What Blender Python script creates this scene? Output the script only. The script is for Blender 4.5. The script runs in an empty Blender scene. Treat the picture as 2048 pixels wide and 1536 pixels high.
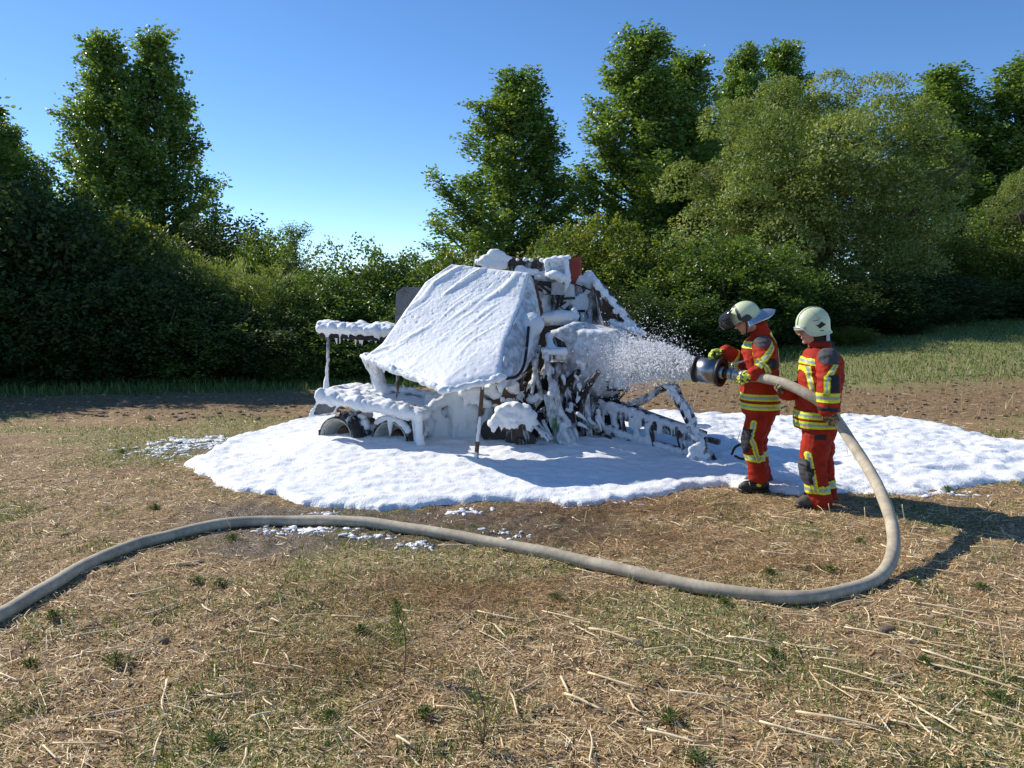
import bpy, math, random
import numpy as np
from mathutils import Vector, Matrix

# ------------------------------------------------------------------ camera, sky, sun, exposure
scene = bpy.context.scene
COL = scene.collection
CAM_H, PITCH, FPX = 1.9, math.atan(183.0 / 1577.0), 1577.0
cam_d = bpy.data.cameras.new("camera"); cam = bpy.data.objects.new("camera", cam_d); COL.objects.link(cam)
cam.location = (0, 0, CAM_H); cam.rotation_euler = (math.pi / 2 - PITCH, 0, 0)
cam_d.sensor_fit = 'HORIZONTAL'; cam_d.sensor_width = 36.0; cam_d.lens = 36.0 * FPX / 2048.0
cam_d.clip_start = 0.05; cam_d.clip_end = 2000
scene.camera = cam

SUN_EL = math.radians(36.0)
SUN_TO = np.array([-0.87, 0.49, 0.0]); SUN_TO /= np.linalg.norm(SUN_TO)      # horizontal direction towards the sun
world = bpy.data.worlds.new("World"); scene.world = world; world.use_nodes = True
wn = world.node_tree; wn.nodes.clear()
sky = wn.nodes.new('ShaderNodeTexSky'); sky.sky_type = 'NISHITA'; sky.sun_disc = False
sky.sun_elevation = SUN_EL; sky.sun_rotation = math.atan2(SUN_TO[0], SUN_TO[1])
sky.air_density = 0.6; sky.dust_density = 0.05; sky.ozone_density = 2.6; sky.altitude = 0
hs = wn.nodes.new('ShaderNodeHueSaturation'); hs.inputs['Saturation'].default_value = 1.16
wn.links.new(sky.outputs[0], hs.inputs['Color'])
bg = wn.nodes.new('ShaderNodeBackground'); bg.inputs['Strength'].default_value = 0.14
wo = wn.nodes.new('ShaderNodeOutputWorld')
wn.links.new(hs.outputs[0], bg.inputs[0]); wn.links.new(bg.outputs[0], wo.inputs[0])

sun_d = bpy.data.lights.new("sun", 'SUN'); sun_d.energy = 4.3; sun_d.angle = math.radians(0.53); sun_d.color = (1.0, 0.93, 0.82)
sun = bpy.data.objects.new("sun", sun_d); COL.objects.link(sun)
to_sun = Vector((SUN_TO[0] * math.cos(SUN_EL), SUN_TO[1] * math.cos(SUN_EL), math.sin(SUN_EL)))
sun.rotation_euler = to_sun.to_track_quat('Z', 'Y').to_euler(); sun.location = (-10, 6, 12)

vs = scene.view_settings
vs.view_transform = 'Standard'; vs.look = 'None'; vs.exposure = 0.45; vs.gamma = 1.0; vs.use_curve_mapping = False

cy = scene.cycles; cy.max_bounces = 4; cy.diffuse_bounces = 2; cy.glossy_bounces = 2; cy.transmission_bounces = 3; cy.volume_bounces = 1; cy.transparent_max_bounces = 6

# ------------------------------------------------------------------ helpers: survey of the place
_cp, _sp = math.cos(PITCH), math.sin(PITCH)
def P(px, py, Y):
    """world point on the sight line of a surveyed image mark, at forward distance Y"""
    a = (px - 1024.0) / FPX; b = (768.0 - py) / FPX
    dy = _cp + b * _sp; dz = -_sp + b * _cp
    s = Y / dy
    return np.array([a * s, Y, CAM_H + dz * s])
def G(px, py, z=0.0):
    a = (px - 1024.0) / FPX; b = (768.0 - py) / FPX
    dy = _cp + b * _sp; dz = -_sp + b * _cp
    s = (z - CAM_H) / dz
    return np.array([a * s, dy * s, z])

def _hash(ix, iy, iz, seed):
    h = (ix * 73856093) ^ (iy * 19349663) ^ (iz * 83492791) ^ (seed * 2654435761)
    h &= 0xffffffff
    h = ((h ^ (h >> 15)) * 2246822519) & 0xffffffff
    h = ((h ^ (h >> 13)) * 3266489917) & 0xffffffff
    return (h ^ (h >> 16)) / 4294967296.0
def vnoise(p, seed=0):
    p = np.asarray(p, float); i = np.floor(p).astype(np.int64); f = p - i; f = f * f * (3 - 2 * f)
    x, y, z = i[:, 0], i[:, 1], i[:, 2]; fx, fy, fz = f[:, 0], f[:, 1], f[:, 2]
    r = 0
    for dx in (0, 1):
        wx = fx if dx else 1 - fx
        for dy in (0, 1):
            wy = fy if dy else 1 - fy
            for dz in (0, 1):
                wz = fz if dz else 1 - fz
                r = r + wx * wy * wz * _hash(x + dx, y + dy, z + dz, seed)
    return r
def fbm(p, octaves=4, seed=0, gain=0.5):
    p = np.asarray(p, float); a = 1.0; s = 0; t = 0
    for k in range(octaves):
        s = s + a * vnoise(p, seed + 17 * k); t += a; a *= gain; p = p * 2.03 + 11.7
    return s / t
def xyz(x, y, z=0.0):
    return np.stack([x, y, np.zeros_like(x) + z], 1)
def sstep(a, b, x):
    t = np.clip((x - a) / (b - a), 0, 1); return t * t * (3 - 2 * t)

# ------------------------------------------------------------------ helpers: meshes
def mesh_from(name, V, F, smooth=True, attrs=None, matidx=None):
    """F: (m,k) int array or list of such arrays with different k"""
    V = np.asarray(V, np.float32)
    Fs = F if isinstance(F, list) else [F]
    Fs = [np.asarray(f, np.int32) for f in Fs if len(f)]
    me = bpy.data.meshes.new(name)
    me.vertices.add(len(V)); me.vertices.foreach_set('co', V.ravel())
    nl = sum(f.size for f in Fs); nf = sum(len(f) for f in Fs)
    me.loops.add(nl); me.polygons.add(nf)
    me.loops.foreach_set('vertex_index', np.concatenate([f.ravel() for f in Fs]))
    tot = np.concatenate([np.full(len(f), f.shape[1], np.int32) for f in Fs])
    st = np.concatenate([[0], np.cumsum(tot)[:-1]]).astype(np.int32)
    me.polygons.foreach_set('loop_start', st)
    me.polygons.foreach_set('use_smooth', np.full(nf, smooth, bool))
    if matidx is not None: me.polygons.foreach_set('material_index', np.asarray(matidx, np.int32))
    me.update(calc_edges=True)
    if attrs:
        for an, (dom, val) in attrs.items():
            at = me.attributes.new(an, 'FLOAT', dom); at.data.foreach_set('value', np.asarray(val, np.float32))
    return me
def ob(name, me, mats=None, parent=None, loc=None):
    o = bpy.data.objects.new(name, me); COL.objects.link(o)
    if mats is not None and me is not None and len(me.materials) == 0:
        for m in (mats if isinstance(mats, (list, tuple)) else [mats]): me.materials.append(m)
    if parent is not None: o.parent = parent
    if loc is not None: o.location = loc
    return o
def empty(name, loc, label, cat, group=None):
    o = bpy.data.objects.new(name, None); COL.objects.link(o); o.location = loc; o.empty_display_size = 0.2
    return tag(o, label, cat, group)
def tag(o, label=None, cat=None, group=None, kind=None):
    if label: o['label'] = label
    if cat: o['category'] = cat
    if group: o['group'] = group
    if kind: o['kind'] = kind
    return o

class MB:
    """collects closed pieces, then becomes one mesh"""
    def __init__(s): s.V = []; s.F = {}; s.n = 0
    def add(s, V, *Fs):
        s.V.append(np.asarray(V, float))
        for f in Fs:
            f = np.asarray(f, int)
            if len(f): s.F.setdefault(f.shape[1], []).append(f + s.n)
        s.n += len(V); return s
    def arrays(s):
        return np.concatenate(s.V), [np.concatenate(v) for v in s.F.values()]
    def mesh(s, name, origin=None, smooth=True):
        V, F = s.arrays()
        if origin is not None: V = V - np.asarray(origin)
        return mesh_from(name, V, F, smooth)
    def box(s, c, half, R=None):
        c = np.asarray(c, float); q = np.array([[x, y, z] for x in (-1, 1) for y in (-1, 1) for z in (-1, 1)], float) * np.asarray(half)
        if R is not None: q = q @ np.asarray(R)
        return s.add(q + c, [[0, 1, 3, 2], [4, 6, 7, 5], [0, 4, 5, 1], [2, 3, 7, 6], [0, 2, 6, 4], [1, 5, 7, 3]])
    def beam(s, p0, p1, w, h, up=(0, 0, 1)):
        p0 = np.asarray(p0, float); p1 = np.asarray(p1, float); d = p1 - p0; L = np.linalg.norm(d); d = d / L
        r = np.cross(d, up); r /= np.linalg.norm(r); u = np.cross(r, d)
        return s.box((p0 + p1) / 2, (L / 2, w / 2, h / 2), np.array([d, r, u]))
    def prism(s, poly, thick):
        a = np.asarray(poly, float); n = len(a); b = a + np.asarray(thick, float)
        c0, c1 = a.mean(0), b.mean(0)
        V = np.concatenate([a, b, [c0, c1]]); i = np.arange(n); j = (i + 1) % n
        return s.add(V, np.stack([i, j, j + n, i + n], 1), np.concatenate([np.stack([j, i, np.full(n, 2 * n)], 1), np.stack([i + n, j + n, np.full(n, 2 * n + 1)], 1)]))
    def ball(s, c, r, n=10, R=None):
        m = n // 2 + 1
        th = np.linspace(0, math.pi, m + 1)[1:-1]; ph = np.arange(n) * 2 * math.pi / n
        q = np.array([[math.sin(t) * math.cos(p), math.sin(t) * math.sin(p), math.cos(t)] for t in th for p in ph] + [[0, 0, 1], [0, 0, -1]])
        q = q * (np.asarray(r) if np.ndim(r) else np.full(3, r))
        if R is not None: q = q @ np.asarray(R)
        k = len(th); i = np.arange(n); j = (i + 1) % n
        quads = np.concatenate([np.stack([a * n + i, (a + 1) * n + i, (a + 1) * n + j, a * n + j], 1) for a in range(k - 1)])
        tris = np.concatenate([np.stack([np.full(n, k * n), i, j], 1), np.stack([np.full(n, k * n + 1), (k - 1) * n + j, (k - 1) * n + i], 1)])
        return s.add(q + np.asarray(c), quads, tris)
    def tube(s, pts, radii, n=10, sub=1, flat=1.0, round_ends=True, closed=False):
        pts = np.asarray(pts, float); radii = np.broadcast_to(np.asarray(radii, float), (len(pts),)).copy()
        if sub > 1: pts, radii = catmull(pts, radii, sub)
        V, Q, T = tube_arrays(pts, radii, n, flat, round_ends)
        return s.add(V, Q, T)

def catmull(pts, radii, sub):
    pts = np.asarray(pts, float); P4 = np.concatenate([[2 * pts[0] - pts[1]], pts, [2 * pts[-1] - pts[-2]]])
    out = []; ro = []
    for i in range(len(pts) - 1):
        p0, p1, p2, p3 = P4[i:i + 4]
        for k in range(sub):
            t = k / sub
            out.append(0.5 * (2 * p1 + (p2 - p0) * t + (2 * p0 - 5 * p1 + 4 * p2 - p3) * t * t + (3 * p1 - p0 - 3 * p2 + p3) * t ** 3))
            ro.append(radii[i] * (1 - t) + radii[i + 1] * t)
    out.append(pts[-1]); ro.append(radii[-1])
    return np.array(out), np.array(ro)
def frames(pts):
    d = np.gradient(pts, axis=0); d /= np.linalg.norm(d, axis=1)[:, None] + 1e-12
    ref = np.array([0, 0, 1.0]) if abs(d[0][2]) < 0.9 else np.array([0, 1.0, 0])
    r = np.cross(d[0], ref); r /= np.linalg.norm(r); R = []
    for k in range(len(pts)):
        r = r - d[k] * np.dot(r, d[k]); r /= np.linalg.norm(r) + 1e-12; R.append(r.copy())
    R = np.array(R); return d, R, np.cross(R, d)
def tube_arrays(pts, radii, n=10, flat=1.0, round_ends=True):
    d, R, U = frames(pts)
    if round_ends:
        e0 = [pts[0] - d[0] * radii[0] * k for k in (0.85, 0.5)]; e1 = [pts[-1] + d[-1] * radii[-1] * k for k in (0.5, 0.85)]
        pts = np.concatenate([e0, pts, e1]); d = np.concatenate([[d[0]] * 2, d, [d[-1]] * 2]); R = np.concatenate([[R[0]] * 2, R, [R[-1]] * 2]); U = np.concatenate([[U[0]] * 2, U, [U[-1]] * 2])
        radii = np.concatenate([[radii[0] * 0.5, radii[0] * 0.86], radii, [radii[-1] * 0.86, radii[-1] * 0.5]])
    a = np.arange(n) * 2 * math.pi / n
    V = pts[:, None, :] + radii[:, None, None] * (np.cos(a)[None, :, None] * R[:, None, :] + flat * np.sin(a)[None, :, None] * U[:, None, :])
    m = len(pts); V = V.reshape(-1, 3); i = np.arange(n); j = (i + 1) % n
    Q = np.concatenate([np.stack([k * n + i, k * n + j, (k + 1) * n + j, (k + 1) * n + i], 1) for k in range(m - 1)])
    V = np.concatenate([V, [pts[0], pts[-1]]]); T = np.concatenate([np.stack([np.full(n, m * n), j, i], 1), np.stack([np.full(n, m * n + 1), (m - 1) * n + i, (m - 1) * n + j], 1)])
    return V, Q, T

def remesh(V, F, voxel, smooth=2):
    """union of closed pieces as one continuous surface"""
    me = mesh_from('tmp', V, F); o = bpy.data.objects.new('tmp', me); COL.objects.link(o)
    m = o.modifiers.new('r', 'REMESH'); m.mode = 'VOXEL'; m.voxel_size = voxel
    if smooth:
        s = o.modifiers.new('s', 'SMOOTH'); s.iterations = smooth; s.factor = 0.5
    dg = bpy.context.evaluated_depsgraph_get(); dg.update()
    e = o.evaluated_get(dg); em = e.to_mesh()
    nv = len(em.vertices); V2 = np.empty(nv * 3, np.float32); em.vertices.foreach_get('co', V2); V2 = V2.reshape(-1, 3).astype(float)
    npoly = len(em.polygons); lt = np.empty(npoly, np.int32); em.polygons.foreach_get('loop_total', lt)
    li = np.empty(len(em.loops), np.int32); em.loops.foreach_get('vertex_index', li)
    e.to_mesh_clear(); bpy.data.objects.remove(o); bpy.data.meshes.remove(me)
    st = np.concatenate([[0], np.cumsum(lt)[:-1]])
    q = li[(st[lt == 4][:, None] + np.arange(4))]
    return V2, q
def vnormals(V, Q):
    n = np.cross(V[Q[:, 2]] - V[Q[:, 0]], V[Q[:, 3]] - V[Q[:, 1]])
    N = np.zeros_like(V)
    for k in range(4): np.add.at(N, Q[:, k], n)
    return N / (np.linalg.norm(N, axis=1)[:, None] + 1e-12)
def fnormals(V, Q):
    n = np.cross(V[Q[:, 2]] - V[Q[:, 0]], V[Q[:, 3]] - V[Q[:, 1]])
    return n / (np.linalg.norm(n, axis=1)[:, None] + 1e-12)

# ------------------------------------------------------------------ helpers: materials
def new_mat(name):
    m = bpy.data.materials.new(name); m.use_nodes = True; nt = m.node_tree
    return m, nt, nt.nodes['Principled BSDF'], nt.nodes['Material Output']
def N(nt, typ, **kw):
    n = nt.nodes.new(typ)
    for k, v in kw.items():
        if k in ('ins',):
            for a, b in v.items(): n.inputs[a].default_value = b
        else: setattr(n, k, v)
    return n
def noise(nt, scale, detail=4, rough=0.55, coord='Object', vec_scale=None, distortion=0.0):
    tc = N(nt, 'ShaderNodeTexCoord'); src = tc.outputs[coord]
    if vec_scale is not None:
        mp = N(nt, 'ShaderNodeMapping'); mp.inputs['Scale'].default_value = vec_scale; nt.links.new(src, mp.inputs[0]); src = mp.outputs[0]
    n = N(nt, 'ShaderNodeTexNoise'); n.inputs['Scale'].default_value = scale; n.inputs['Detail'].default_value = detail
    n.inputs['Roughness'].default_value = rough; n.inputs['Distortion'].default_value = distortion
    nt.links.new(src, n.inputs['Vector']); return n.outputs['Fac']
def ramp(nt, fac, stops, interp='LINEAR'):
    r = N(nt, 'ShaderNodeValToRGB'); r.color_ramp.interpolation = interp
    el = r.color_ramp.elements
    while len(el) < len(stops): el.new(0.5)
    for e, (p, c) in zip(el, stops):
        e.position = p; e.color = (c[0], c[1], c[2], 1) if np.ndim(c) else (c, c, c, 1)
    nt.links.new(fac, r.inputs[0]); return r.outputs[0]
def mixc(nt, fac, a, b, mode='MIX'):
    m = N(nt, 'ShaderNodeMix', data_type='RGBA', blend_type=mode)
    for sock, v in ((m.inputs[0], fac), (m.inputs[6], a), (m.inputs[7], b)):
        if hasattr(v, 'is_linked'): nt.links.new(v, sock)
        elif np.ndim(v): sock.default_value = (v[0], v[1], v[2], 1)
        else: sock.default_value = v
    return m.outputs[2]
def mth(nt, op, a, b=None, clamp=False):
    m = N(nt, 'ShaderNodeMath', operation=op); m.use_clamp = clamp
    for k, v in ((0, a), (1, b)):
        if v is None: continue
        if hasattr(v, 'is_linked'): nt.links.new(v, m.inputs[k])
        else: m.inputs[k].default_value = v
    return m.outputs[0]
def bump(nt, bsdf, h, strength=0.4, dist=0.01):
    b = N(nt, 'ShaderNodeBump'); b.inputs['Strength'].default_value = strength; b.inputs['Distance'].default_value = dist
    nt.links.new(h, b.inputs['Height']); nt.links.new(b.outputs[0], bsdf.inputs['Normal'])
def attr(nt, name):
    a = N(nt, 'ShaderNodeAttribute'); a.attribute_name = name; return a.outputs['Fac']

def simple(name, col, rough=0.6, metal=0.0, var=0.15, vscale=30.0, bmp=0.0, bscale=200.0, spec=0.5):
    m, nt, b, o = new_mat(name)
    n = noise(nt, vscale, 5)
    lo = [c * (1 - var) for c in col]; hi = [min(1, c * (1 + var)) for c in col]
    nt.links.new(ramp(nt, n, [(0.3, lo), (0.7, hi)]), b.inputs['Base Color'])
    b.inputs['Roughness'].default_value = rough; b.inputs['Metallic'].default_value = metal
    b.inputs['Specular IOR Level'].default_value = spec
    if bmp: bump(nt, b, noise(nt, bscale, 3), bmp, 0.004)
    return m
def leaf_mat(name, cols, transl=0.3, rough=0.45, spec=0.4):
    m, nt, b, o = new_mat(name)
    r = attr(nt, 'rnd'); c = ramp(nt, r, [(k / (len(cols) - 1), x) for k, x in enumerate(cols)])
    nt.links.new(c, b.inputs['Base Color']); b.inputs['Roughness'].default_value = rough; b.inputs['Specular IOR Level'].default_value = spec
    t = N(nt, 'ShaderNodeBsdfTranslucent'); nt.links.new(mixc(nt, 1.0, c, (1.3, 1.25, 0.5), 'MULTIPLY'), t.inputs[0])
    mx = N(nt, 'ShaderNodeMixShader'); mx.inputs[0].default_value = transl
    nt.links.new(b.outputs[0], mx.inputs[1]); nt.links.new(t.outputs[0], mx.inputs[2]); nt.links.new(mx.outputs[0], o.inputs[0])
    return m
def foam_material(name, tint=(0.86, 0.88, 0.90), bscale=90.0, bstr=0.35):
    m, nt, b, o = new_mat(name)
    n = noise(nt, 6.0, 5, 0.6)
    nt.links.new(ramp(nt, n, [(0.3, [c * 0.95 for c in tint]), (0.65, tint)]), b.inputs['Base Color'])
    b.inputs['Roughness'].default_value = 0.55; b.inputs['Specular IOR Level'].default_value = 0.25
    f = mth(nt, 'ADD', noise(nt, bscale, 4, 0.6), mth(nt, 'MULTIPLY', noise(nt, bscale * 0.25, 3), 1.5))
    bump(nt, b, f, bstr, 0.012)
    return m
def burnt(name, cover=0.5, cols=((0.012, 0.012, 0.014), (0.05, 0.035, 0.028), (0.12, 0.07, 0.045)), streak=(9, 9, 3.0), soft=0.06, foamc=(0.78, 0.8, 0.83)):
    """scorched steel partly smeared with clinging foam"""
    m, nt, b, o = new_mat(name)
    base = ramp(nt, noise(nt, 7.0, 6, 0.65), [(0.3, cols[0]), (0.52, cols[1]), (0.75, cols[2])])
    sm = noise(nt, 1.0, 5, 0.6, vec_scale=streak, distortion=0.6)
    th = 0.5 + (0.5 - cover) * 0.5
    msk = ramp(nt, sm, [(max(0, th - soft), 0.0), (min(1, th + soft), 1.0)])
    thin = ramp(nt, noise(nt, 14.0, 4), [(0.35, (foamc[0] * 0.5, foamc[1] * 0.5, foamc[2] * 0.5)), (0.62, foamc)])
    nt.links.new(mixc(nt, msk, base, thin), b.inputs['Base Color'])
    b.inputs['Roughness'].default_value = 0.6; b.inputs['Specular IOR Level'].default_value = 0.4
    h = mth(nt, 'ADD', mth(nt, 'MULTIPLY', msk, 1.0), mth(nt, 'MULTIPLY', noise(nt, 40.0, 4), 0.5))
    bump(nt, b, h, 0.5, 0.02)
    return m

M = {}
M['foam'] = foam_material('foam')
M['foam_ground'] = foam_material('foam_ground', (0.87, 0.885, 0.90), 55.0, 0.55)
M['foam_wet'] = foam_material('foam_wet', (0.72, 0.75, 0.78), 60.0, 0.3)
M['burnt_dark'] = burnt('burnt_dark', 0.30)
M['burnt_mid'] = burnt('burnt_mid', 0.55)
M['burnt_foamy'] = burnt('burnt_foamy', 0.80)
M['burnt_black'] = burnt('burnt_black', 0.12, ((0.008, 0.008, 0.01), (0.02, 0.017, 0.016), (0.05, 0.035, 0.03)))
M['rust_brown'] = burnt('rust_brown', 0.10, ((0.05, 0.028, 0.016), (0.11, 0.055, 0.028), (0.16, 0.085, 0.045)))
M['red_paint'] = burnt('red_paint', 0.12, ((0.22, 0.03, 0.02), (0.3, 0.045, 0.028), (0.33, 0.07, 0.045)))
M['green_paint'] = burnt('green_paint', 0.6, ((0.04, 0.09, 0.04), (0.08, 0.17, 0.08), (0.12, 0.22, 0.11)), streak=(6, 6, 2.5))
M['rim_grey'] = simple('rim_grey', (0.42, 0.41, 0.36), 0.55, 0.0, 0.25, 14, 0.2, 90)
M['ash_grey'] = burnt('ash_grey', 0.25, ((0.12, 0.12, 0.12), (0.22, 0.22, 0.22), (0.3, 0.3, 0.31)))
M['bark'] = simple('bark', (0.075, 0.06, 0.047), 0.85, 0, 0.4, 12, 0.5, 30)
# ------------------------------------------------------------------ the ground
HL = np.array([(-40, 13.0), (-14, 15.6), (-6, 16.6), (0, 18.0), (5, 19.6), (7.5, 21.5), (12, 26.5), (20, 31.5), (45, 40)])
def hedge_y(x): return np.interp(x, HL[:, 0], HL[:, 1])
def tz(x, y):
    x = np.atleast_1d(np.asarray(x, float)); y = np.atleast_1d(np.asarray(y, float))
    rise = 0.95 * sstep(13.5, 32, y + 0.3 * np.maximum(x, 0)) * sstep(-2, 11, x)
    return rise + 0.05 * (fbm(xyz(x * 0.22, y * 0.22), 2, 5) - 0.5) * sstep(3, 6, y)
def spaced(lo, hi, fine_lo, fine_hi, step, grow=1.12):
    a = list(np.arange(fine_lo, fine_hi, step)); s = step; v = a[-1]
    while v < hi: s *= grow; v += s; a.append(v)
    s = step; v = a[0]; pre = []
    while v > lo: s *= grow; v -= s; pre.append(v)
    return np.array(pre[::-1] + a)
gx = spaced(-400, 400, -5.6, 5.6, 0.034); gy = spaced(-30, 700, 2.3, 8.6, 0.034, 1.045)
X, Y = np.meshgrid(gx, gy); x = X.ravel(); y = Y.ravel()
near = sstep(1.6, 2.4, y) * (1 - sstep(9, 17, y)) * sstep(-9, -6, x) * (1 - sstep(6, 9, x))
lump = fbm(xyz(x * 2.2, y * 2.2), 3, 31) - 0.5
clod = np.maximum(fbm(xyz(x * 9, y * 9), 3, 77) - 0.5, -0.1)
furrow = np.sin((y + 0.15 * x) * 9.0 + 3 * fbm(xyz(x * 0.8, y * 0.8), 2, 9)) * sstep(11.5, 12.8, y) * (1 - sstep(15.2, 16.5, y)) * (1 - sstep(10, 30, np.abs(x)))
z = tz(x, y) + near * (0.05 * lump + 0.055 * clod) + 0.025 * furrow
hb = hedge_y(x) - y
wig = 2.0 * (fbm(xyz(x * 0.5, y * 0.5), 3, 3) - 0.5)
grass_strip = sstep(2.3, 0.9, hb + 0.6 * wig) * sstep(9, 11, y)
right_grass = sstep(14.9, 16.2, y + 0.12 * (x - 6) + 1.2 * wig) * sstep(2.2, 4.5, x)
edge_grass = sstep(12.9, 12.2, y + wig) * sstep(10.2, 11.0, y + wig) * sstep(7.0, 8.5, x) * 0.8
patch = sstep(0.52, 0.66, fbm(xyz(x * 0.9, y * 0.9), 4, 55)) * (1 - sstep(11.0, 12.2, y)) * 0.75
patch = np.maximum(patch, 0.8 * sstep(0.5, 0.65, fbm(xyz(x * 0.5, y * 1.4), 3, 91)) * sstep(-2.5, -4.0, x) * sstep(9, 10, y) * (1 - sstep(12, 13, y)))
grass = np.clip(np.maximum.reduce([grass_strip, right_grass * 0.85, edge_grass, patch * 0.55]), 0, 1)
bare = np.clip(sstep(11.3, 12.6, y + 0.8 * wig) * (1 - sstep(15.6, 16.8, y + 0.5 * wig)) - grass_strip, 0, 1)
w1 = np.hypot((x + 0.75) / 2.3, (y - 6.35) / 0.75); w2 = np.hypot((x + 1.55) / 1.2, (y - 6.05) / 0.55); w3 = np.hypot((x + 3.0) / 1.3, (y - 9.7) / 0.7)
wet = sstep(1.25, 0.55, np.minimum(np.minimum(w1, w2), w3) + 0.9 * (fbm(xyz(x * 2.5, y * 2.5), 3, 23) - 0.5))
nx, ny = len(gx), len(gy); ii = (np.arange(ny - 1)[:, None] * nx + np.arange(nx - 1)[None, :]).ravel()
gme = mesh_from('ground', xyz(x, y, 0) + np.stack([0 * z, 0 * z, z], 1), np.stack([ii, ii + 1, ii + nx + 1, ii + nx], 1), True,
                {'grass': ('POINT', grass), 'bare': ('POINT', bare), 'wet': ('POINT', wet)})
def zfield():
    def f(px_, py_):
        px_ = np.atleast_1d(px_); py_ = np.atleast_1d(py_)
        ix = np.clip(np.searchsorted(gx, px_) - 1, 0, nx - 2); iy = np.clip(np.searchsorted(gy, py_) - 1, 0, ny - 2)
        fx = (px_ - gx[ix]) / (gx[ix + 1] - gx[ix]); fy = (py_ - gy[iy]) / (gy[iy + 1] - gy[iy])
        Z = z.reshape(ny, nx)
        return (Z[iy, ix] * (1 - fx) * (1 - fy) + Z[iy, ix + 1] * fx * (1 - fy) + Z[iy + 1, ix] * (1 - fx) * fy + Z[iy + 1, ix + 1] * fx * fy)
    return f
gz = zfield()
def field(arr):
    A = arr.reshape(ny, nx)
    def f(px_, py_):
        ix = np.clip(np.searchsorted(gx, px_) - 1, 0, nx - 1); iy = np.clip(np.searchsorted(gy, py_) - 1, 0, ny - 1)
        return A[iy, ix]
    return f
f_grass, f_wet, f_bare, f_patch = field(grass), field(wet), field(bare), field(patch)

m, nt, b, o = new_mat('field_ground')
n1 = noise(nt, 1.1, 4); n2 = noise(nt, 11.0, 6, 0.65); n3 = noise(nt, 55.0, 4, 0.65); n4 = noise(nt, 150.0, 2, 0.6)
soil = ramp(nt, n2, [(0.28, (0.09, 0.053, 0.027)), (0.5, (0.215, 0.138, 0.07)), (0.75, (0.38, 0.255, 0.138))])
chaff = ramp(nt, mth(nt, 'ADD', mth(nt, 'MULTIPLY', n3, 0.6), mth(nt, 'MULTIPLY', n4, 0.4)), [(0.44, (0.11, 0.07, 0.038)), (0.53, (0.43, 0.285, 0.14)), (0.66, (0.76, 0.56, 0.31))])
cm = ramp(nt, mth(nt, 'ADD', n2, mth(nt, 'MULTIPLY', n1, 0.35)), [(0.46, 0.0), (0.72, 0.9)])
bare_a = attr(nt, 'bare')
cm = mth(nt, 'MULTIPLY', cm, mth(nt, 'SUBTRACT', 1.0, mth(nt, 'MULTIPLY', bare_a, 0.65)))
col = mixc(nt, cm, soil, chaff)
gr = ramp(nt, n3, [(0.35, (0.11, 0.135, 0.045)), (0.5, (0.23, 0.26, 0.095)), (0.65, (0.43, 0.42, 0.19))])
gm = mth(nt, 'MULTIPLY', attr(nt, 'grass'), ramp(nt, n2, [(0.25, 0.55), (0.6, 1.0)]))
col = mixc(nt, gm, col, gr)
wet_a = attr(nt, 'wet')
col = mixc(nt, mth(nt, 'MULTIPLY', wet_a, 0.85), col, mixc(nt, 1.0, soil, (0.42, 0.42, 0.44), 'MULTIPLY'))
nt.links.new(col, b.inputs['Base Color'])
nt.links.new(ramp(nt, mth(nt, 'MULTIPLY', wet_a, ramp(nt, n2, [(0.35, 1.0), (0.6, 0.4)])), [(0.2, 0.92), (0.85, 0.22)]), b.inputs['Roughness'])
b.inputs['Specular IOR Level'].default_value = 0.35
bump(nt, b, mth(nt, 'ADD', n2, mth(nt, 'MULTIPLY', n3, 0.6)), 0.8, 0.03)
ground = tag(ob('ground', gme, m), kind='structure')

# ------------------------------------------------------------------ foam lying on the ground
front = [(388, 925), (384, 945), (420, 968), (480, 988), (560, 998), (640, 1012), (760, 1020), (850, 1012), (930, 1006), (1000, 998), (1080, 1003), (1160, 1010), (1250, 1002), (1330, 988), (1400, 972),
         (1460, 968), (1540, 980), (1620, 992), (1700, 984), (1800, 990), (1880, 985), (1960, 968), (2060, 962), (2230, 948)]
back = [(2300, 915), (2180, 898), (2048, 884), (1960, 872), (1880, 850), (1800, 838), (1700, 832), (1600, 832), (1480, 830), (1400, 830), (1250, 828), (1050, 826), (850, 826), (700, 828), (620, 838), (540, 858), (460, 884), (420, 900)]
FP = np.array([G(*p)[:2] for p in front + back])
def poly_sd(px_, py_, poly):
    q = np.stack([px_, py_], 1); d = np.full(len(q), 1e9); inside = np.zeros(len(q), bool)
    for k in range(len(poly)):
        a, c = poly[k], poly[(k + 1) % len(poly)]; e = c - a
        t = np.clip(((q - a) @ e) / (e @ e), 0, 1); d = np.minimum(d, np.hypot(*(q - a - t[:, None] * e).T))
        cr = (a[1] > q[:, 1]) != (c[1] > q[:, 1])
        with np.errstate(divide='ignore', invalid='ignore'):
            xi = (c[0] - a[0]) * (q[:, 1] - a[1]) / (c[1] - a[1]) + a[0]
        inside ^= cr & (q[:, 0] < xi)
    return np.where(inside, d, -d)
fx = np.arange(-4.2, 7.6, 0.026); fy = np.arange(6.55, 13.2, 0.026)
FX, FY = np.meshgrid(fx, fy); x2 = FX.ravel(); y2 = FY.ravel()
sd = poly_sd(x2, y2, FP)
sd = sd + 0.30 * (fbm(xyz(x2 * 2.2, y2 * 2.2), 3, 41) - 0.5) + 0.09 * (fbm(xyz(x2 * 9, y2 * 9), 2, 42) - 0.5)
t = np.clip(sd / 0.16, 0, 1); prof = np.sqrt(np.clip(1 - (1 - t) ** 2, 0, 1))
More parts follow.
